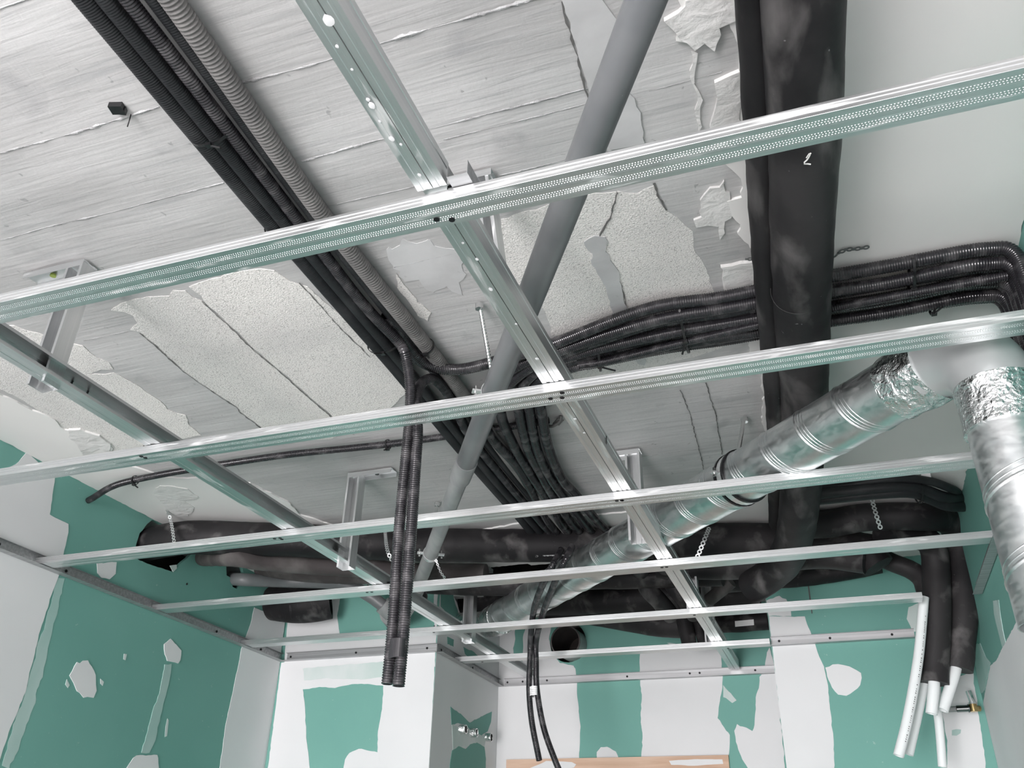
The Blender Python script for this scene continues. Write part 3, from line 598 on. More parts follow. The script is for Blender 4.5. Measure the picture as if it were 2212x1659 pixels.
# lone conduit across the far slab
conduit('lone black conduit crossing the slab into the left wall', [X(186,1083,XL-.02), X(200,1076,XL+.03), Z(240,1052,2.655), Z(290,1037,2.666), Z(400,1016,2.668), Z(600,985,2.668), Z(760,968,2.668), Z(860,957,2.668), Z(960,943,2.672), Z(1060,928,2.672), Z(1185,908,2.672)], .0098, COND, .0042, .001)
# hanging pairs
conduit('left one of the two ribbed conduits dropping through the grid and taped at the end', [Vector((-.735,-.5,2.658)), Vector((-.743,.2,2.658)), Vector((-.752,.55,2.658)), Vector((-.775,1.02,2.658)), Vector((-.783,1.25,2.655)), Z(858,735,2.648), Y(873,758,1.405), Y(880,785,1.425), Y(886,830,1.445), Y(885,900,1.462), Y(876,1000,1.47), Y(862,1150,1.475), Y(849,1350,1.475), Y(837,1478,1.475)], .0116, COND, .0046, .0014, 'pair of conduits hanging in the middle of the grid')
conduit('right one of the two ribbed conduits dropping through the grid and taped at the end', [Vector((-.817,2.62,2.658)), Vector((-.815,2.40,2.658)), Vector((-.810,2.10,2.658)), Vector((-.800,1.86,2.656)), Z(985,882,2.652), Z(958,838,2.645), Z(932,818,2.630), Y(908,832,1.50), Y(898,870,1.47), Y(902,930,1.465), Y(898,1000,1.468), Y(888,1150,1.470), Y(873,1350,1.470), Y(861,1482,1.468)], .0116, COND, .0046, .0014, 'pair of conduits hanging in the middle of the grid')
m = MB(); a = Y(849,1388,1.4725); b = Y(846,1420,1.4725); a2 = Y(867,1388,1.471)
ax = (b-a).normalized(); mid = Y(859,1389,1.472); mid2 = Y(856,1421,1.472)
for k in range(4): ringband(m, mid.lerp(mid2, k/3.2), ax+Vector((.04*(k-1.5), 0, 0)), 0, .010, .0012, 28, rx=.0235, ry=.0135)
tag(m.build('black_tape_wrap', BTAPE), 'black tape wrapped round the ends of the hanging conduit pair', 'tape')
PP = 'far pair of conduits hanging before the wooden frame'
conduit('left thin conduit of the far hanging pair, ending above the wooden frame', [Z(1212,1188,2.54), Z(1196,1218,2.475), Z(1178,1250,2.452), Z(1158,1300,2.440), Z(1150,1338,2.432), Y(1146,1385,2.925), Y(1145,1420,2.955), Y(1143,1490,2.96), Y(1149,1560,2.96), Y(1165,1643,2.96)], .0105, COND, .0042, .001, PP)
conduit('right thin conduit of the far hanging pair, curving below the frame edge', [Z(1236,1180,2.53), Z(1222,1210,2.475), Z(1206,1240,2.452), Z(1186,1290,2.440), Z(1170,1334,2.432), Y(1158,1385,2.935), Y(1158,1430,2.970), Y(1160,1490,2.965), Y(1174,1570,2.965), Y(1198,1640,2.965), Y(1220,1690,2.965)], .0105, COND, .0042, .001, PP)
m = MB(); a = Y(1151,1486,2.9625); b = Y(1151.5,1502,2.9625)
for k in range(5): ringband(m, a.lerp(b, k/4), b-a, 0, .0055, .0009, 28, rx=.0222, ry=.0125)
tag(m.build('white_tape_wrap', WTAPE), 'white tape band binding the far hanging conduit pair', 'tape')

# cable ties
def tie(label, c, axis, rx, ry, tail, mt=TIE, wd=.005):
    t = thing('cable_tie', label, 'cable tie', tuple(c), 'black cable ties on the conduits')
    m = MB(); ringband(m, c, axis, 0, wd, .0012, 26, rx=rx, ry=ry); bd = m.build('tie_band', mt, t)
    m = MB(); p = Vector(c)+Vector((0, 0, -ry-.002)); sweep(m, [p, p+Vector(tail)*.5, p+Vector(tail)], .0022, 6, .01); m.build('tie_tail', mt, t)
    m = MB(); m.obox(p, (.005, 0, 0), (0, .004, 0), (0, 0, .003)); m.build('tie_head', mt, bd)
tie('shiny cable tie on the long bundle above the first cross channel', Vector((-.795, .775, 2.661)), (0, 1, 0), .036, .022, (.02, .004, -.008), CHROME if 0 else TIE)
tie('cable tie on the left conduit of the long bundle near the first cross channel', Vector((-.827, 1.0, 2.663)), (0, 1, 0), .0185, .0185, (.014, .01, -.01))
tie('cable tie round the long bundle where the hanging conduit leaves', Vector((-.815, 1.41, 2.660)), (0, 1, 0), .038, .022, (-.01, -.02, -.01))
tie('cable tie round the grey corrugated conduit only', Vector((-.733, 1.45, 2.662)), (.1, 1, 0), .0185, .0185, (.004, .01, -.004))
tie('cable tie at the right part of the cross bundle near the white ceiling', Vector((.245, 1.50, 2.656)), (1, .02, 0), .062, .023, (.01, .012, -.01))
tie('upright loose-tailed tie on the lower conduits right of the black pipe', Vector((.285, 1.60, 2.658)), (1, .1, 0), .022, .022, (.012, -.03, -.006))
tie('cable tie with wide black tail left of the big black pipe', Vector((-.19, 1.545, 2.654)), (1, .05, 0), .080, .024, (-.012, .028, -.012))
tie('cable tie where the cross bundle fans out behind the doubled carrier', Vector((-.385, 1.60, 2.656)), (1, .2, 0), .045, .020, (.03, .02, -.004))
tie('cable tie on the lone far conduit near the left wall', Z(292,1037,2.666), (1, -.1, 0), .0125, .0125, (.006, .012, -.006))
tie('cable tie on the lone far conduit beside the hanging pair', Z(838,960,2.668), (1, -.1, 0), .0125, .0125, (-.002, -.014, -.008))
tie('cable tie on the lone far conduit under the grey drain pipe', Z(1000,937,2.670), (1, -.1, 0), .0125, .0125, (-.003, .01, -.006))
# clip screwed to the slab near the fan of conduits
m = MB(); c = Z(1203,912,2.68); sweep(m, [c+Vector((-.03,.012,.001)), c+Vector((-.012,0,-.010)), c+Vector((.012,-.014,-.006)), c+Vector((.018,-.024,.004))], .0042, 8, .006); m.obox(c+Vector((.006,-.008,-.004)), (.010,-.012,0), (.007,.006,0), (0,0,.0015))
tag(m.build('conduit_clip', CONDG), 'small grey conduit clip on the slab right of the fanned conduits', 'clip')
# black plug with a wire, near slab
m = MB(); c = Z(254,233,ZC-.004); m.obox(c, (.010,.003,0), (-.002,.008,0), (0,0,.006)); m.obox(c+Vector((.006,.006,-.002)), (.004,.002,0), (-.002,.004,0), (0,0,.005))
tag(m.build('black_plug', TIE), 'small black plug stuck in the slab left of the long bundle', 'plug')
m = MB(); sweep(m, [Z(283,247,ZC), Z(280,258,ZC-.010), Z(275,274,ZC-.018)], .0009, 6, .004); tag(m.build('tie_wire', SCREW), 'short bent wire sticking out of the slab beside the black plug', 'wire')

# ---------------------------------------------------------------- grey drain pipe
t = thing('drain_pipe', 'long smooth grey plastic drain pipe crossing diagonally above the grid', 'pipe', (-.1, .7, 2.54))
d0 = Z(1395,0,2.525); d1 = Z(905,1262,2.505); P = [d0.lerp(d1, k) for k in (-.25, 0, .2, .4, .6, .8, 1.0)]
m = MB(); sweep(m, P[:5], .0240, 28, .05, ends=(True, False)); m.build('near_pipe_length', PVC, t)
m = MB(); sweep(m, P[4:], .0215, 28, .05, ends=(False, True)); m.build('far_pipe_length', PVCL, t)
m = MB(); dd = (d1-d0).normalized(); k0 = .585; p0 = d0.lerp(d1, k0); sweep(m, [p0-dd*.05, p0+dd*.05], .0262, 28, .05); m.build('socket', PVCL, t)
def rodclamp(label, c, axis, r, top, parentname='pipe_clamp', rm=STRAP):
    t = thing(parentname, label, 'pipe clamp', tuple(c), 'pipe clamps on threaded rods')
    m = MB(); ringband(m, c, axis, r+.0006, .016, .0018, 28); side = Vector(axis).cross(Vector((0, 0, 1))).normalized()
    for s_ in (1, -1): m.obox(Vector(c)+side*s_*(r+.010), side*.009, Vector(axis).normalized()*.007, (0, 0, .002))
    cr = m.build('clamp_ring', rm, t)
    for s_ in (1, -1):
        q_ = Vector(c)+side*s_*(r+.012); m = MB(); sweep(m, [q_-Vector((0, 0, .010)), q_+Vector((0, 0, .012))], .003, 8, .03); m.build('clamp_bolt', CHROME, cr)
    m = MB(); z0 = c[2]+r+.001; sweep(m, [(c[0], c[1], z0), (c[0]+top[0], c[1]+top[1], ZC-.005)], .0048, 10, .0016*4, .0016*4, .0007); tr_ = m.build('threaded_rod', CHROME, t)
    m = MB(); q_ = Vector((c[0]+top[0], c[1]+top[1], ZC-.018)); sweep(m, [q_, q_+Vector((0, 0, .012))], .009, 6, .03); m.build('rod_nut', CHROME, tr_)
pdir = dd
def pyy(p): d = p-CAM; return 829.5-FPX*d.dot(UP)/d.dot(FW)
for lab_, py_, r0, tp in (('threaded-rod clamp on the grey drain pipe near the pale hanger', 850, .0242, (1036, 652)), ('threaded-rod clamp on the grey drain pipe just above the black horizontal pipe', 1196, .0217, (945, 1082))):
    c_ = d0.lerp(d1, min((k/400 for k in range(400)), key=lambda k: abs(pyy(d0.lerp(d1, k))-py_))); rt = Z(tp[0], tp[1], ZC)
    rodclamp(lab_, c_, dd, r0, (rt.x-c_.x, rt.y-c_.y))
# wall-side grey pipes
t = thing('grey_waste_pipe', 'grey plastic waste pipe leaving the left wall and bending to the return wall', 'pipe', tuple(X(505,1252,XL)))
m = MB(); sweep(m, [X(498,1250,XL-.10), X(520,1252,XL+.04), Y(620,1256,2.80), Y(715,1259,2.84), Y(760,1268,2.86), Y(800,1288,2.89), Y(842,1320,2.93), Y(862,1338,2.99)], .0235, 24, .02); m.build('pipe_length', PVC, t)
m = MB(); sweep(m, [Y(826,1306,2.91), Y(846,1324,2.94)], .033, 24, .02); sweep(m, [Y(846,1324,2.94), Y(858,1340,3.042)], .046, 28, .02); m.build('elbow_socket', PVCL, t)
m = MB(); c = Y(594,1252,2.79); ringband(m, c, (1, .1, 0), .0242, .010, .0015, 26); sweep(m, [c+Vector((0, 0, .025)), c+Vector((.01, .02, .085))], .003, 8, .02); m.build('wire_clip', CHROME, t)
t = thing('branch_pipe', 'open-ended grey branch fitting below the end of the drain pipe', 'pipe fitting', tuple(Y(900,1285,2.86)))
m = MB(); sweep(m, [Y(903,1266,2.58), Y(888,1300,2.78), Y(872,1326,2.90), Y(856,1345,3.04)], .027, 22, .02); m.build('pipe_body', PVCL, t)
m = MB(); sweep(m, [Y(880,1300,2.88), Y(912,1288,2.80)], .022, 22, .02, hollow=.003); m.build('open_socket', PVC, t)

# ---------------------------------------------------------------- black insulated pipes
def ins(label, P, r, mt=RUB, hollow=0, wob=.002, name='insulated_pipe', seg=30, grp='black foam insulated pipes', ends=(True, True)):
    m = MB(); sweep(m, P, r, seg, .02, 0, 0, hollow, ends, wob, random.random()*50); o = m.build(name, mt); return tag(o, label, 'insulated pipe', grp)
def insT(label, P, r, mt=RUB, **k):
    t = thing('insulated_pipe', label, 'insulated pipe', tuple(P[0]), 'black foam insulated pipes')
    m = MB(); sweep(m, P, r, 30, .02, 0, 0, k.get('hollow', 0), (True, True), .002, random.random()*50); m.build('insulation_sleeve', mt, t); return t
A = Z(1735,0,2.588); Bq = Z(1737,850,2.604)
dirn = (Bq-A).normalized()
BP = [A-dirn*1.2, A-dirn*.5, A, Z(1737,300,2.588), Z(1732,600,2.587), Bq, Z(1734,940,2.598), Z(1733,1000,2.572), Z(1727,1085,2.535), Z(1715,1165,2.516), Z(1690,1218,2.505), Z(1655,1248,2.49), Z(1625,1268,2.48)]
t = insT('thickest black insulated pipe running down the right side towards the pier', BP, .0508, hollow=.01)
m = MB()   # pasted joint line of the sleeves
jc = Z(1729,622,2.588); ringband(m, jc, dirn+Vector((.12, 0, .1)), .0512, .0012, .0008, 40); m.build('glued_joint', INK, t)
m = MB(); zc = 2.6-.0506
cp = [Z(x, y, 2.5366) for x, y in [(1751,331),(1748,338),(1743,346),(1736,352),(1738,354),(1745,354),(1751,355)]]
sweep(m, cp, .0012, 6, .004); sweep(m, [Z(1748,332,2.5366), Z(1742,341,2.5366)], .0009, 6, .004); m.build('chalk_mark', CHALK, t)
CPI = [Z(1632,0,2.62), Z(1645,300,2.622), Z(1659,600,2.624), Z(1676,850,2.626), Z(1680,930,2.626), Z(1679,1050,2.62), Z(1680,1130,2.61)]
CPI = [CPI[0]*2-CPI[1]-Vector((0, .6, 0)), CPI[0]*2-CPI[1]]+CPI
ins('slimmer black insulated pipe hugging the left side of the thick one', CPI, .0255)
# long horizontal pipe with printed marking
H1 = [X(292,1186,XL-.08), X(345,1170,XL+.03), Z(425,1161,2.615), Z(600,1166,2.62), Z(800,1174,2.625), Z(1000,1178,2.627), Z(1200,1178,2.628), Z(1400,1172,2.628), Z(1600,1166,2.625), Z(1760,1174,2.61), Z(1890,1192,2.59)]
t = insT('long thick black insulated pipe crossing the far grid from the left wall opening', H1, .0545, hollow=.012)
def textmesh(txt, size):
    cu = bpy.data.curves.new('t', 'FONT'); cu.body = txt; cu.size = size; cu.align_x = 'LEFT'; cu.resolution_u = 3
    ob = bpy.data.objects.new('t', cu); COL.objects.link(ob); dg = bpy.context.evaluated_depsgraph_get(); dg.update()
    me = bpy.data.meshes.new_from_object(ob.evaluated_get(dg)); bpy.data.objects.remove(ob); return me
def wrapmark(parent, c, ax, r, az0, txt, size, bars, mt, flip=False, nm='printed_marking'):
    """text and worn print wrapped on a pipe: c centre, ax axis, az0 angle below horizontal towards the camera"""
    ax = Vector(ax).normalized(); side = Vector((0, -1, 0)); side = (side-ax*side.dot(ax)).normalized(); dn = ax.cross(side)
    if dn.z > 0: dn = -dn
    def mp(u, v):
        a = az0 + v/r; return Vector(c)+ax*u+(side*math.cos(a)+dn*math.sin(a))*(r+.0007)
    m = MB(); sg = -1 if flip else 1
    if txt:
        me = textmesh(txt, size); vs = [mp(v.co.x*sg, -v.co.y*sg) for v in me.vertices]; m.add(vs, [tuple(p.vertices) for p in me.polygons])
        bpy.data.meshes.remove(me)
    for u0, u1, h in bars:
        u = u0
        while u < u1:
            wd = random.uniform(.0012, .0028); hh = h*random.uniform(.6, 1)
            m.add([mp(u, 0), mp(u+wd, 0), mp(u+wd, hh*sg*.9), mp(u, hh*sg*.9)], [(0, 1, 2, 3)]); u += wd+random.uniform(.0006, .0018)
    return m.build(nm, mt, parent)
c0 = Z(1165,1178,2.628); axd = (Z(1400,1172,2.628)-c0).normalized()
wrapmark(t, c0, axd, .0545, .95, 'CE', .010, [(.016, .058, -.006), (.072, .084, -.006), (.094, .103, -.006), (.107, .115, -.005), (.120, .165, -.004)], PRINT, flip=True)
c0 = X(345,1170,XL+.03); axd = (Z(425,1161,2.615)-c0).normalized()
wrapmark(t, c0, axd, .0545, .85, '', .010, [(.0, .014, .006), (.022, .027, .006), (.033, .043, .006), (.052, .062, .006), (.075, .105, .005)], PRINT)
ins('dusty black insulated pipe lying below the long thick one on the left', [X(440,1204,XL+.015), Z(500,1204,2.56), Z(580,1214,2.56), Z(680,1222,2.565), Z(790,1228,2.565), Z(900,1236,2.57)], .030, RUBD)
ins('fat black insulated bend turning into the white return wall', [Y(590,1302,2.93), Y(650,1307,2.91), Y(714,1298,2.95)], .069, RUB, hollow=.014)
ins('black insulated pipe above the fat bend, tucked under the slab', [Y(560,1222,2.70), Y(660,1236,2.72), Y(760,1240,2.76), Y(900,1238,2.80), Y(1050,1240,2.82)], .036, RUBD)
ins('black insulated pipe behind the drain pipe end, running to the far recess', [Y(900,1258,2.86), Y(1000,1262,2.90), Y(1100,1262,2.92), Y(1250,1250,2.94), Y(1400,1246,2.94), Y(1560,1240,2.92)], .040, RUB)
ins('black insulated pipe low in the far recess behind the duct', [Y(1000,1300,3.40), Y(1080,1296,3.40), Y(1180,1300,3.42), Y(1300,1296,3.42), Y(1440,1290,3.42), Y(1640,1280,3.42)], .055, RUB)
ins('bulging black insulated pipe over the green far board', [Y(1180,1318,3.56), Y(1260,1322,3.55), Y(1340,1334,3.52), Y(1410,1346,3.50), Y(1470,1350,3.49), Y(1510,1344,3.50)], .050, RUB)
ins('left of two black insulated elbows behind the doubled carrier', [Z(1378,1205,2.56), Y(1386,1240,2.95), Y(1400,1272,2.97), Y(1424,1298,3.02), Y(1450,1330,3.10)], .031, RUB)
ins('right of two black insulated elbows behind the doubled carrier', [Z(1434,1205,2.56), Y(1444,1240,2.95), Y(1458,1268,2.97), Y(1480,1294,3.02), Y(1502,1326,3.10)], .032, RUB)
ins('short black pipe end pointing down beside the bulging pipe', [Y(1478,1340,3.44), Y(1486,1376,3.44), Y(1490,1396,3.44)], .030, RUB, hollow=.008)
ins('second short black pipe end behind the doubled carrier', [Y(1505,1340,3.46), Y(1514,1374,3.46), Y(1518,1388,3.46)], .020, RUB, hollow=.006)
t = insT('black insulated pipe with a white label reaching the pier edge', [Y(1500,1346,3.56), Y(1580,1346,3.56), Y(1658,1340,3.56)], .036)
m = MB(); c = Y(1608,1346,3.522); m.obox(c, (.036, 0, .001), (0, .0006, 0), (.0005, 0, .011)); m.build('white_label', WTAPE, t)
ins('black insulated pipe running dark along the top of the pier', [Y(1540,1262,3.17), Y(1640,1252,3.17), Y(1740,1244,3.17), Y(1820,1232,3.17), Y(1900,1216,3.17)], .036, RUB)
ins('black insulated pipe passing behind the thick pipe bend', [Y(1420,1222,2.84), Y(1520,1224,2.84), Y(1620,1222,2.84), Y(1700,1206,2.84), Y(1790,1200,2.82), Y(1870,1210,2.80)], .042, RUB)
ins('dusty black pipe stub slanting up under the thick pipe bend', [Y(1532,1296,3.05), Y(1556,1276,3.02), Y(1580,1256,3.0)], .022, RUBD)
# right-hand drops
H2 = [Z(1700,1135,2.625), Z(1786,1132,2.63), Z(1850,1120,2.635), Z(1900,1116,2.635), Z(1990,1116,2.63), Y(2040,1122,2.86), Y(2064,1146,2.93), Y(2074,1190,2.96), Y(2079,1260,2.96), Y(2080,1330,2.96), Y(2074,1400,2.96), Y(2069,1446,2.96)]
t = insT('right-hand black insulated drop pipe with a white pipe sticking out', H2, .042)
m = MB(); sweep(m, [Y(2066,1436,2.95), Y(2060,1462,2.94), Y(2036,1534,2.93)], .0160, 20, .02, hollow=.003); m.build('white_inner_pipe', PEX, t)
H3 = [Y(1905,1160,2.74), Y(1960,1158,2.80), Y(1998,1164,2.86), Y(2016,1186,2.90), Y(2022,1230,2.92), Y(2024,1300,2.92), Y(2022,1380,2.92), Y(2018,1440,2.92), Y(2018,1476,2.92)]
t = insT('left-hand black insulated drop pipe with a torn lower end', H3, .0405)
m = MB(); sweep(m, [Y(2018,1462,2.905), Y(2017,1490,2.90), Y(2012,1542,2.90)], .0160, 20, .02, hollow=.003); m.build('white_inner_pipe', PEX, t)
ins('black insulated pipe curving out of the collar to the left drop', [Y(1880,1192,2.98), Y(1925,1214,2.98), Y(1965,1230,2.98), Y(1992,1250,2.97), Y(2003,1282,2.96)], .030, RUB)
m = MB(); sweep(m, [Y(1862,1180,2.84), Y(1884,1206,2.84), Y(1898,1224,2.84)], .050, 8, .02); tag(m.build('pipe_collar', RUB), 'angular black collar at the right end of the long thick pipe', 'pipe collar')
# white composite pipes
def pex(label, P, r, mark=None):
    t = thing('white_pipe', label, 'pipe', tuple(P[-1]), 'white composite water pipes'); m = MB(); sweep(m, P, r, 20, .02, hollow=.003); m.build('pipe_length', PEX, t)
    if mark:
        m = MB(); Q = spline(P, .006); n = len(Q)
        for i in range(int(n*.12), int(n*.92)):
            if random.random() < .25: continue
            tt = (Q[min(i+1, n-1)]-Q[i-1]).normalized(); vd = (CAM-Q[i]).normalized(); sd = tt.cross(vd).normalized()
            nv = (Vector((.55, -.83, 0)) - tt*tt.dot(Vector((.55, -.83, 0)))).normalized(); c = Q[i]+nv*(r+.0003); b = tt.cross(nv)
            h = random.uniform(.0009, .0016); m.add([c-b*h-tt*.0016, c+b*h-tt*.0016, c+b*h+tt*random.uniform(.0004, .0016), c-b*h+tt*.001], [(0, 1, 2, 3)])
        m.build('printed_marking', INK, t)
pex('longest white pipe hanging left of the black drops, printed with small marks', [Y(1996,1290,2.87), Y(1991,1350,2.87), Y(1984,1420,2.865), Y(1971,1500,2.86), Y(1957,1570,2.855), Y(1941,1633,2.85)], .0145, True)
pex('white pipe slightly behind and right of the longest white pipe', [Y(2006,1400,2.95), Y(2000,1450,2.95), Y(1992,1500,2.945), Y(1979,1560,2.94), Y(1963,1630,2.935)], .0130)
pex('lowest thin white pipe reaching the bottom edge between the drops', [Y(2022,1440,3.02), Y(2024,1520,3.02), Y(2030,1580,3.02), Y(2036,1657,3.02)], .0125)
# cables above the pier at the right end
for i, (lab, P, r) in enumerate((
    ('black cable curving along the top right slab corner', [Z(1700,1062,2.655), Z(1800,1052,2.66), Z(1880,1040,2.66), Z(1950,1034,2.66), Z(2010,1040,2.655), Z(2055,1056,2.65), X(2072,1066,XR-.004)], .012),
    ('thicker black cable below the curving one at the right corner', [Z(1700,1072,2.64), Z(1800,1064,2.64), Z(1880,1056,2.64), Z(1950,1052,2.64), Z(2000,1060,2.635), Z(2040,1074,2.63), X(2076,1076,XR-.004)], .016),
    ('lowest black cable entering the right wall corner', [Z(1700,1086,2.63), Z(1800,1076,2.63), Z(1900,1066,2.63), Z(1970,1064,2.628), Z(2010,1078,2.625), Z(2045,1092,2.62), X(2080,1094,XR-.004)], .016))):
    m = MB(); sweep(m, P, r, 14, .02); tag(m.build('black_cable', CONDM), lab, 'cable', 'black cables into the right wall')
tie('cable tie on the cables near the right wall corner', Z(1984,1062,2.636), (1, .3, 0), .030, .030, (.004, -.02, -.004))
m = MB(); c = Z(2000,1030,2.676); m.box((c.x-.012, c.y-.010, c.z-.010), (c.x+.012, c.y+.010, ZC-.005)); tag(m.build('cable_clip', WTAPE), 'small white cable clip on the slab at the right corner', 'clip')

# ---------------------------------------------------------------- perforated straps
SDK = mat('dull_strap_steel', (.22, .23, .23), .5, .6)
def strap(label, P, wd=.012, pitch=.0135, hang=None, facing=None, mt=None):
    Q = spline(P, pitch); m = MB()
    for i in range(len(Q)-1):
        a, b = Q[i], Q[i+1]; tt = (b-a).normalized(); f = (facing or Vector((.2, -1, -.1))); f = (f-tt*f.dot(tt)).normalized(); sd = tt.cross(f)
        c = (a+b)/2; n = 12
        for h in (0, 1):
            off = f*(.0005 if h else -.0005); vs = []; 
            for k in range(n): an = 2*math.pi*k/n; vs.append(c+off+sd*math.cos(an)*wd/2+tt*math.sin(an)*wd*.52)
            for k in range(n): an = 2*math.pi*k/n; vs.append(c+off+sd*math.cos(an)*wd*.24+tt*math.sin(an)*wd*.26)
            m.add(vs, [(k, (k+1) % n, n+(k+1) % n, n+k) for k in range(n)])
        m.obox(a, sd*wd*.27, tt*pitch*.16, f*.0006)
    return tag(m.build('perforated_strap', mt or STRAP), label, 'metal strap', 'perforated hanging straps')
strap('perforated steel strap hanging from a broken plaster hole over the left pipe end', [Z(360,1100,ZC-.004), Z(367,1118,2.665), Z(372,1140,2.62), Z(376,1170,2.565), Z(380,1190,2.54)])
strap('perforated steel strap left of the hanging conduits on the long black pipe', [Z(828,1128,2.68), Z(832,1150,2.63), Z(834,1172,2.57), Z(839,1196,2.52), Z(848,1212,2.50)], .013)
strap('perforated steel strap crossing the black pipe near the right wall', [Z(1880,1062,ZC-.006), Z(1884,1080,2.65), Z(1892,1110,2.60), Z(1903,1144,2.555)], .014)
strap('perforated steel strap emerging under the spiral duct', [Z(1532,1140,2.60), Z(1524,1160,2.56), Z(1512,1190,2.52), Z(1505,1206,2.50)], .014)
strap('thin twisted strap end right of the drain pipe clamp', [Y(938,1200,2.30), Y(944,1216,2.31), Y(952,1236,2.33), Y(962,1250,2.35)], .008, .010)
strap('loose perforated strap lying against the white ceiling beside the thick pipe', [Z(1790,562,2.64), Z(1806,552,2.672), Z(1822,540,2.676), Z(1850,538,2.676), Z(1880,533,2.676)], .012, .0135, facing=Vector((0, 0, -1)), mt=SDK)
strap('short strap stub on the torn plaster left of the slim black pipe', [Z(1612,560,2.676), Z(1624,560,2.676), Z(1640,558,2.668)], .010, .012, facing=Vector((0, 0, -1)), mt=SDK)

# ---------------------------------------------------------------- spiral duct
t = thing('spiral_duct', 'shiny galvanized spiral duct slanting across the grid to a taped elbow', 'duct', (.1, 1.8, 2.55))
DR = .0595
dA, dB = Z(1982,812,2.462), Z(1066,1342,2.530); dv = (dB-dA).normalized(); Ld = (dB-dA).length
def cyl(P, r, mt, nm, seg=48, step=.03, hollow=0, wob=0, ends=(True, True), parent=None, sd=0):
    m = MB(); sweep(m, P, r, seg, step, 0, 0, hollow, ends, wob, sd); return m.build(nm, mt, parent if parent is not None else t)
db1 = cyl([dA+dv*.02, dB], DR, DUCT, 'duct_body')
def helix(P0, P1, r, pitch, ph=0, rr=.0022):
    ax = (P1-P0); L = ax.length; ax.normalize(); n = ax.orthogonal().normalized(); b = ax.cross(n); N = int(L/pitch*36); Q = []
    for i in range(N+1):
        s_ = L*i/N; a = 2*math.pi*s_/pitch+ph; Q.append(P0+ax*s_+(n*math.cos(a)+b*math.sin(a))*r)
    m = MB(); vs = []; fs = []
    for i, p in enumerate(Q):
        tt = (Q[min(i+1, N)]-Q[max(i-1, 0)]).normalized(); c = P0+ax*(p-P0).dot(ax); o = (p-c).normalized(); s_ = tt.cross(o)
        vs += [p-s_*rr*1.8-o*.0003, p-s_*rr*.6+o*rr, p+s_*rr*.6+o*rr, p+s_*rr*1.8-o*.0003]
    for i in range(N):
        for k in range(3): fs.append((4*i+k, 4*i+k+1, 4*i+5+k, 4*i+4+k))
    m.add(vs, fs, True); return m
helix(dA+dv*.09, dB-dv*.06, DR, .118, .5).build('spiral_seam', DUCT, db1)
for k in range(3): helix(dA+dv*.09, dB-dv*.06, DR, .118, .5+.45*(k+1), .0009).build('stiffening_bead', DUCT, db1)
cyl([dB-dv*.09, dB-dv*.04, dB+dv*.01], lambda u: DR+.003-.006*u, FOIL, 'crumpled_foil_wrap', 56, .008, 0, .006, sd=3)
cyl([dB+dv*.005, dB+dv*.05, X(992,1348,XP2+.004)], lambda u: DR-.006-.01*u, FOIL, 'foil_sleeve_into_wall', 48, .01, 0, .005, sd=9)
# elbow and drop
vx, vy = .315, 1.425
dropdir = Vector((0, 0, -1))
hd = -dv; hd2 = Vector((hd.x, hd.y, 0)).normalized()
e0 = dA+hd*.02; e3 = Vector((vx, vy, 2.43))
# arc in the vertical plane from the duct axis into the drop
arc = []
top = Vector((vx, vy, dA.z+.004))
for k in range(13):
    u = k/12; a = e0.lerp(top, min(1, 1)); p = (1-u)**2*e0 + 2*u*(1-u)*top + u*u*Vector((vx, vy, 2.355)); arc.append(p)
cyl(arc, DR+.0025, ELB, 'elbow', 48, .006, ends=(False, False))
cyl([dA-dv*.045, dA-dv*.0, dA+dv*.045], DR+.0045, FOIL, 'foil_tape_joint', 72, .006, 0, .0045, sd=5)
cyl([Vector((vx, vy, 2.370)), Vector((vx, vy, 2.290))], DR+.0045, FOIL, 'foil_tape_collar', 72, .006, 0, .0030, sd=7)
vb = thing('vertical_duct', 'vertical galvanized spiral duct dropping along the right wall below the elbow', 'duct', (vx, vy, 1.985))
db2 = cyl([Vector((vx, vy, 2.290)), Vector((vx, vy, 1.985))], DR, DUCT, 'duct_body', hollow=.0015, ends=(False, True), parent=vb)
helix(Vector((vx, vy, 2.28)), Vector((vx, vy, 2.0)), DR, .118, 1.2).build('spiral_seam', DUCT, db2)
for k in range(2): helix(Vector((vx, vy, 2.28)), Vector((vx, vy, 2.0)), DR, .118, 1.2+.5*(k+1), .0009).build('stiffening_bead', DUCT, db2)
# strap clamp of the duct
def pxx(p): d = p-CAM; return 1106+FPX*d.dot(RX)/d.dot(FW)
cc = dA.lerp(dB, min((k/400 for k in range(400)), key=lambda k: abs(pxx(dA.lerp(dB, k))-1600)))
rt = Z(1607, 898, ZC)
rodclamp('rubber-lined clamp holding the spiral duct from a threaded rod', cc, dv, DR+.0015, (rt.x-cc.x, rt.y-cc.y), rm=STRAP)
t2 = bpy.data.objects.get('pipe_clamp.002')
m = MB(); ringband(m, cc+dv*.014, dv, DR+.0012, .006, .0045, 40); ringband(m, cc-dv*.014, dv, DR+.0012, .006, .0045, 40); m.build('rubber_lining', TIE, t2)
# cut duct in the far wall
t = thing('wall_sleeve', 'open grey pipe sleeve with a black inside in the far wall', 'pipe sleeve', (-1.08, 3.6, 2.575))
c = Y(1221,1385,3.62); cyl([c, Vector((c.x+.01, YF+.15, c.z+.01))], .066, PVCL, 'sleeve_body', 40, .05, ends=(False, False))
cyl([c+Vector((0, .0005, 0)), Vector((c.x+.01, YF+.14, c.z+.01))], .0615, DARK, 'black_lining', 40, .05, ends=(False, True))
m = MB(); ringband(m, c+Vector((0, .002, 0)), (.05, 1, .05), .0612, .004, .0052, 40); m.build('cut_rim', RUBD, t)

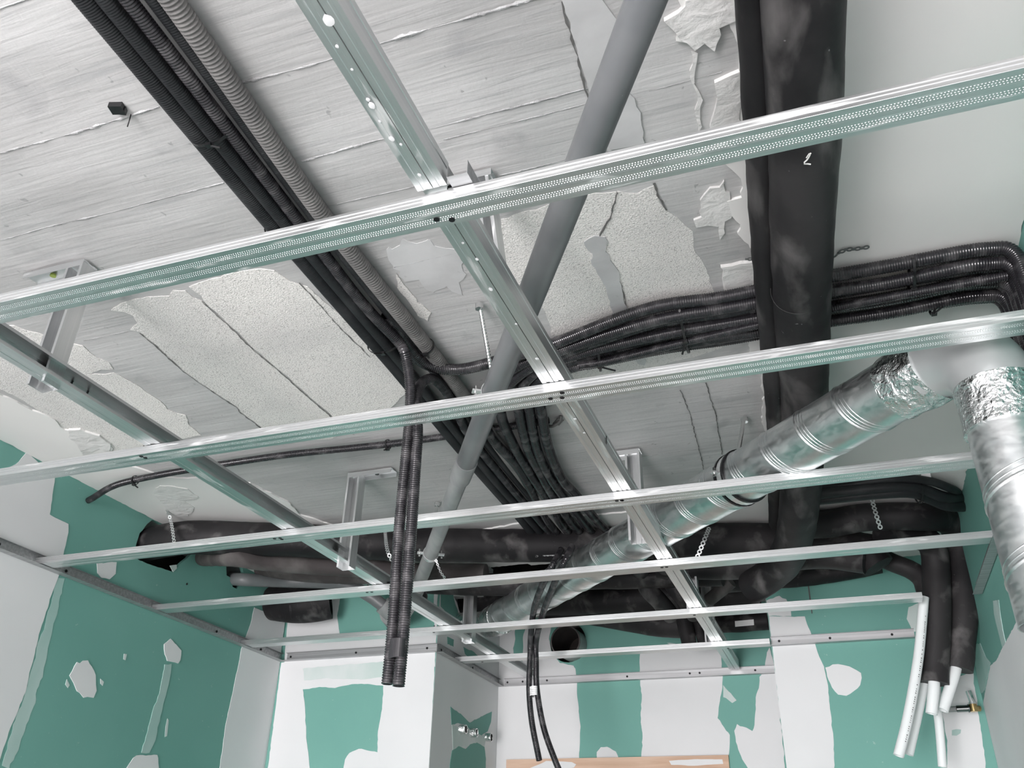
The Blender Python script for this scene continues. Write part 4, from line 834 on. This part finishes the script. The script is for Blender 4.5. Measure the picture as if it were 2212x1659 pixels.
# ---------------------------------------------------------------- wall fittings
for i, (px, py, dark, lab) in enumerate(((993,1575,0,'brightest foil-wrapped pipe stub, nearest on the recess side wall'), (1017,1584,1,'middle foil-wrapped pipe stub on the recess side wall'), (1049,1593,2,'darkest foil-wrapped pipe stub, nearest the far corner'))):
    p = X(px, py, XP2); t = thing('pipe_stub', lab, 'pipe stub', tuple(p), 'three foil wrapped pipe stubs')
    m = MB(); sweep(m, [p-Vector((.002, 0, 0)), p+Vector((.026, 0, 0))], .0175, 10, .006, 0, 0, .003, (False, True), .006, i*9); m.build('foil_cap', FOIL, t)
    m = MB(); sweep(m, [p+Vector((.004, 0, 0)), p+Vector((.022, .002, 0))], .009, 12, .02); m.build('pipe_end', RUB, t)
p = Y(2103,1530,YB-.07); t = thing('angle_valve', 'brass and chrome angle valve at the lower right corner', 'valve', tuple(p))
m = MB(); sweep(m, [p+Vector((0, 0, -.010)), p+Vector((0, 0, .012))], .0115, 14, .01); sweep(m, [p+Vector((0, 0, 0)), p+Vector((.018, .01, 0))], .009, 12, .01); m.build('brass_body', BRASS, t)
m = MB(); sweep(m, [p+Vector((0, 0, .018)), p+Vector((-.004, 0, .052))], .0085, 14, .02); m.build('chrome_riser', CHROME, t)
m = MB(); sweep(m, [p+Vector((0, 0, .012)), p+Vector((0, 0, .018))], .0125, 6, .02); m.build('riser_nut', CHROME, t)
m = MB(); sweep(m, [p+Vector((-.012, 0, 0)), p+Vector((-.016, 0, 0))], .0125, 14, .02); sweep(m, [p+Vector((-.014, 0, 0)), p+Vector((-.048, .002, 0))], .0105, 14, .02); m.build('side_outlet', mat('dark_chrome', (.25, .26, .26), .2, 1), t)
m = MB(); sweep(m, [p+Vector((-.048, .002, 0)), p+Vector((-.115, .02, .002))], .0085, 12, .02); m.build('outlet_tail', PVCL, t)
# timber door frame on the far wall
xa, xb, zt = Y(1094,1645,YF-.012).x, Y(1574,1640,YF-.012).x, Y(1094,1641,YF-.012).z
dr = MB(); dr.box((xa, YF-.014, zt-.045), (xb, YF-.0014, zt)).box((xa, YF-.014, 0), (xa+.045, YF-.0014, zt-.045)).box((xb-.045, YF-.014, 0), (xb, YF-.0014, zt-.045))
d1_ = tag(dr.build('door_1', WOOD), kind='structure')
MB().box((xa+.046, YF-.008, 0), (xb-.046, YF-.0014, zt-.046)).build('door_leaf', WOODD, d1_)
patch(d1_, 'filler_smear', 'y', YF-.0142, -1, [(1145,1659),(1160,1653),(1180,1644),(1235,1646),(1245,1651),(1240,1658),(1200,1668),(1150,1668)], FILL, .0006, .001)
patch(d1_, 'filler_smear', 'y', YF-.0142, -1, [(1445,1643),(1500,1640),(1560,1640),(1562,1650),(1500,1654),(1450,1652)], FILL, .0006, .001)
# pen line on the pier board
patch(wb, 'board_joint_line', 'y', YB, -1, [(1743,1253),(1746,1253),(1752,1298),(1755,1325),(1753,1325),(1749,1298)], CRACK, .0016, .0003)
# nail hole and specks
patch(wl, 'nail_hole', 'x', XL, 1, [(402,1260),(405,1259),(405,1263),(402,1264)], INK, .0014, .0003)
# shard of torn board under the left opening
patch(wl, 'torn_board_edge', 'x', XL, 1, [(366,1222),(380,1220),(381,1228),(373,1236)], PALE, .002, .001)
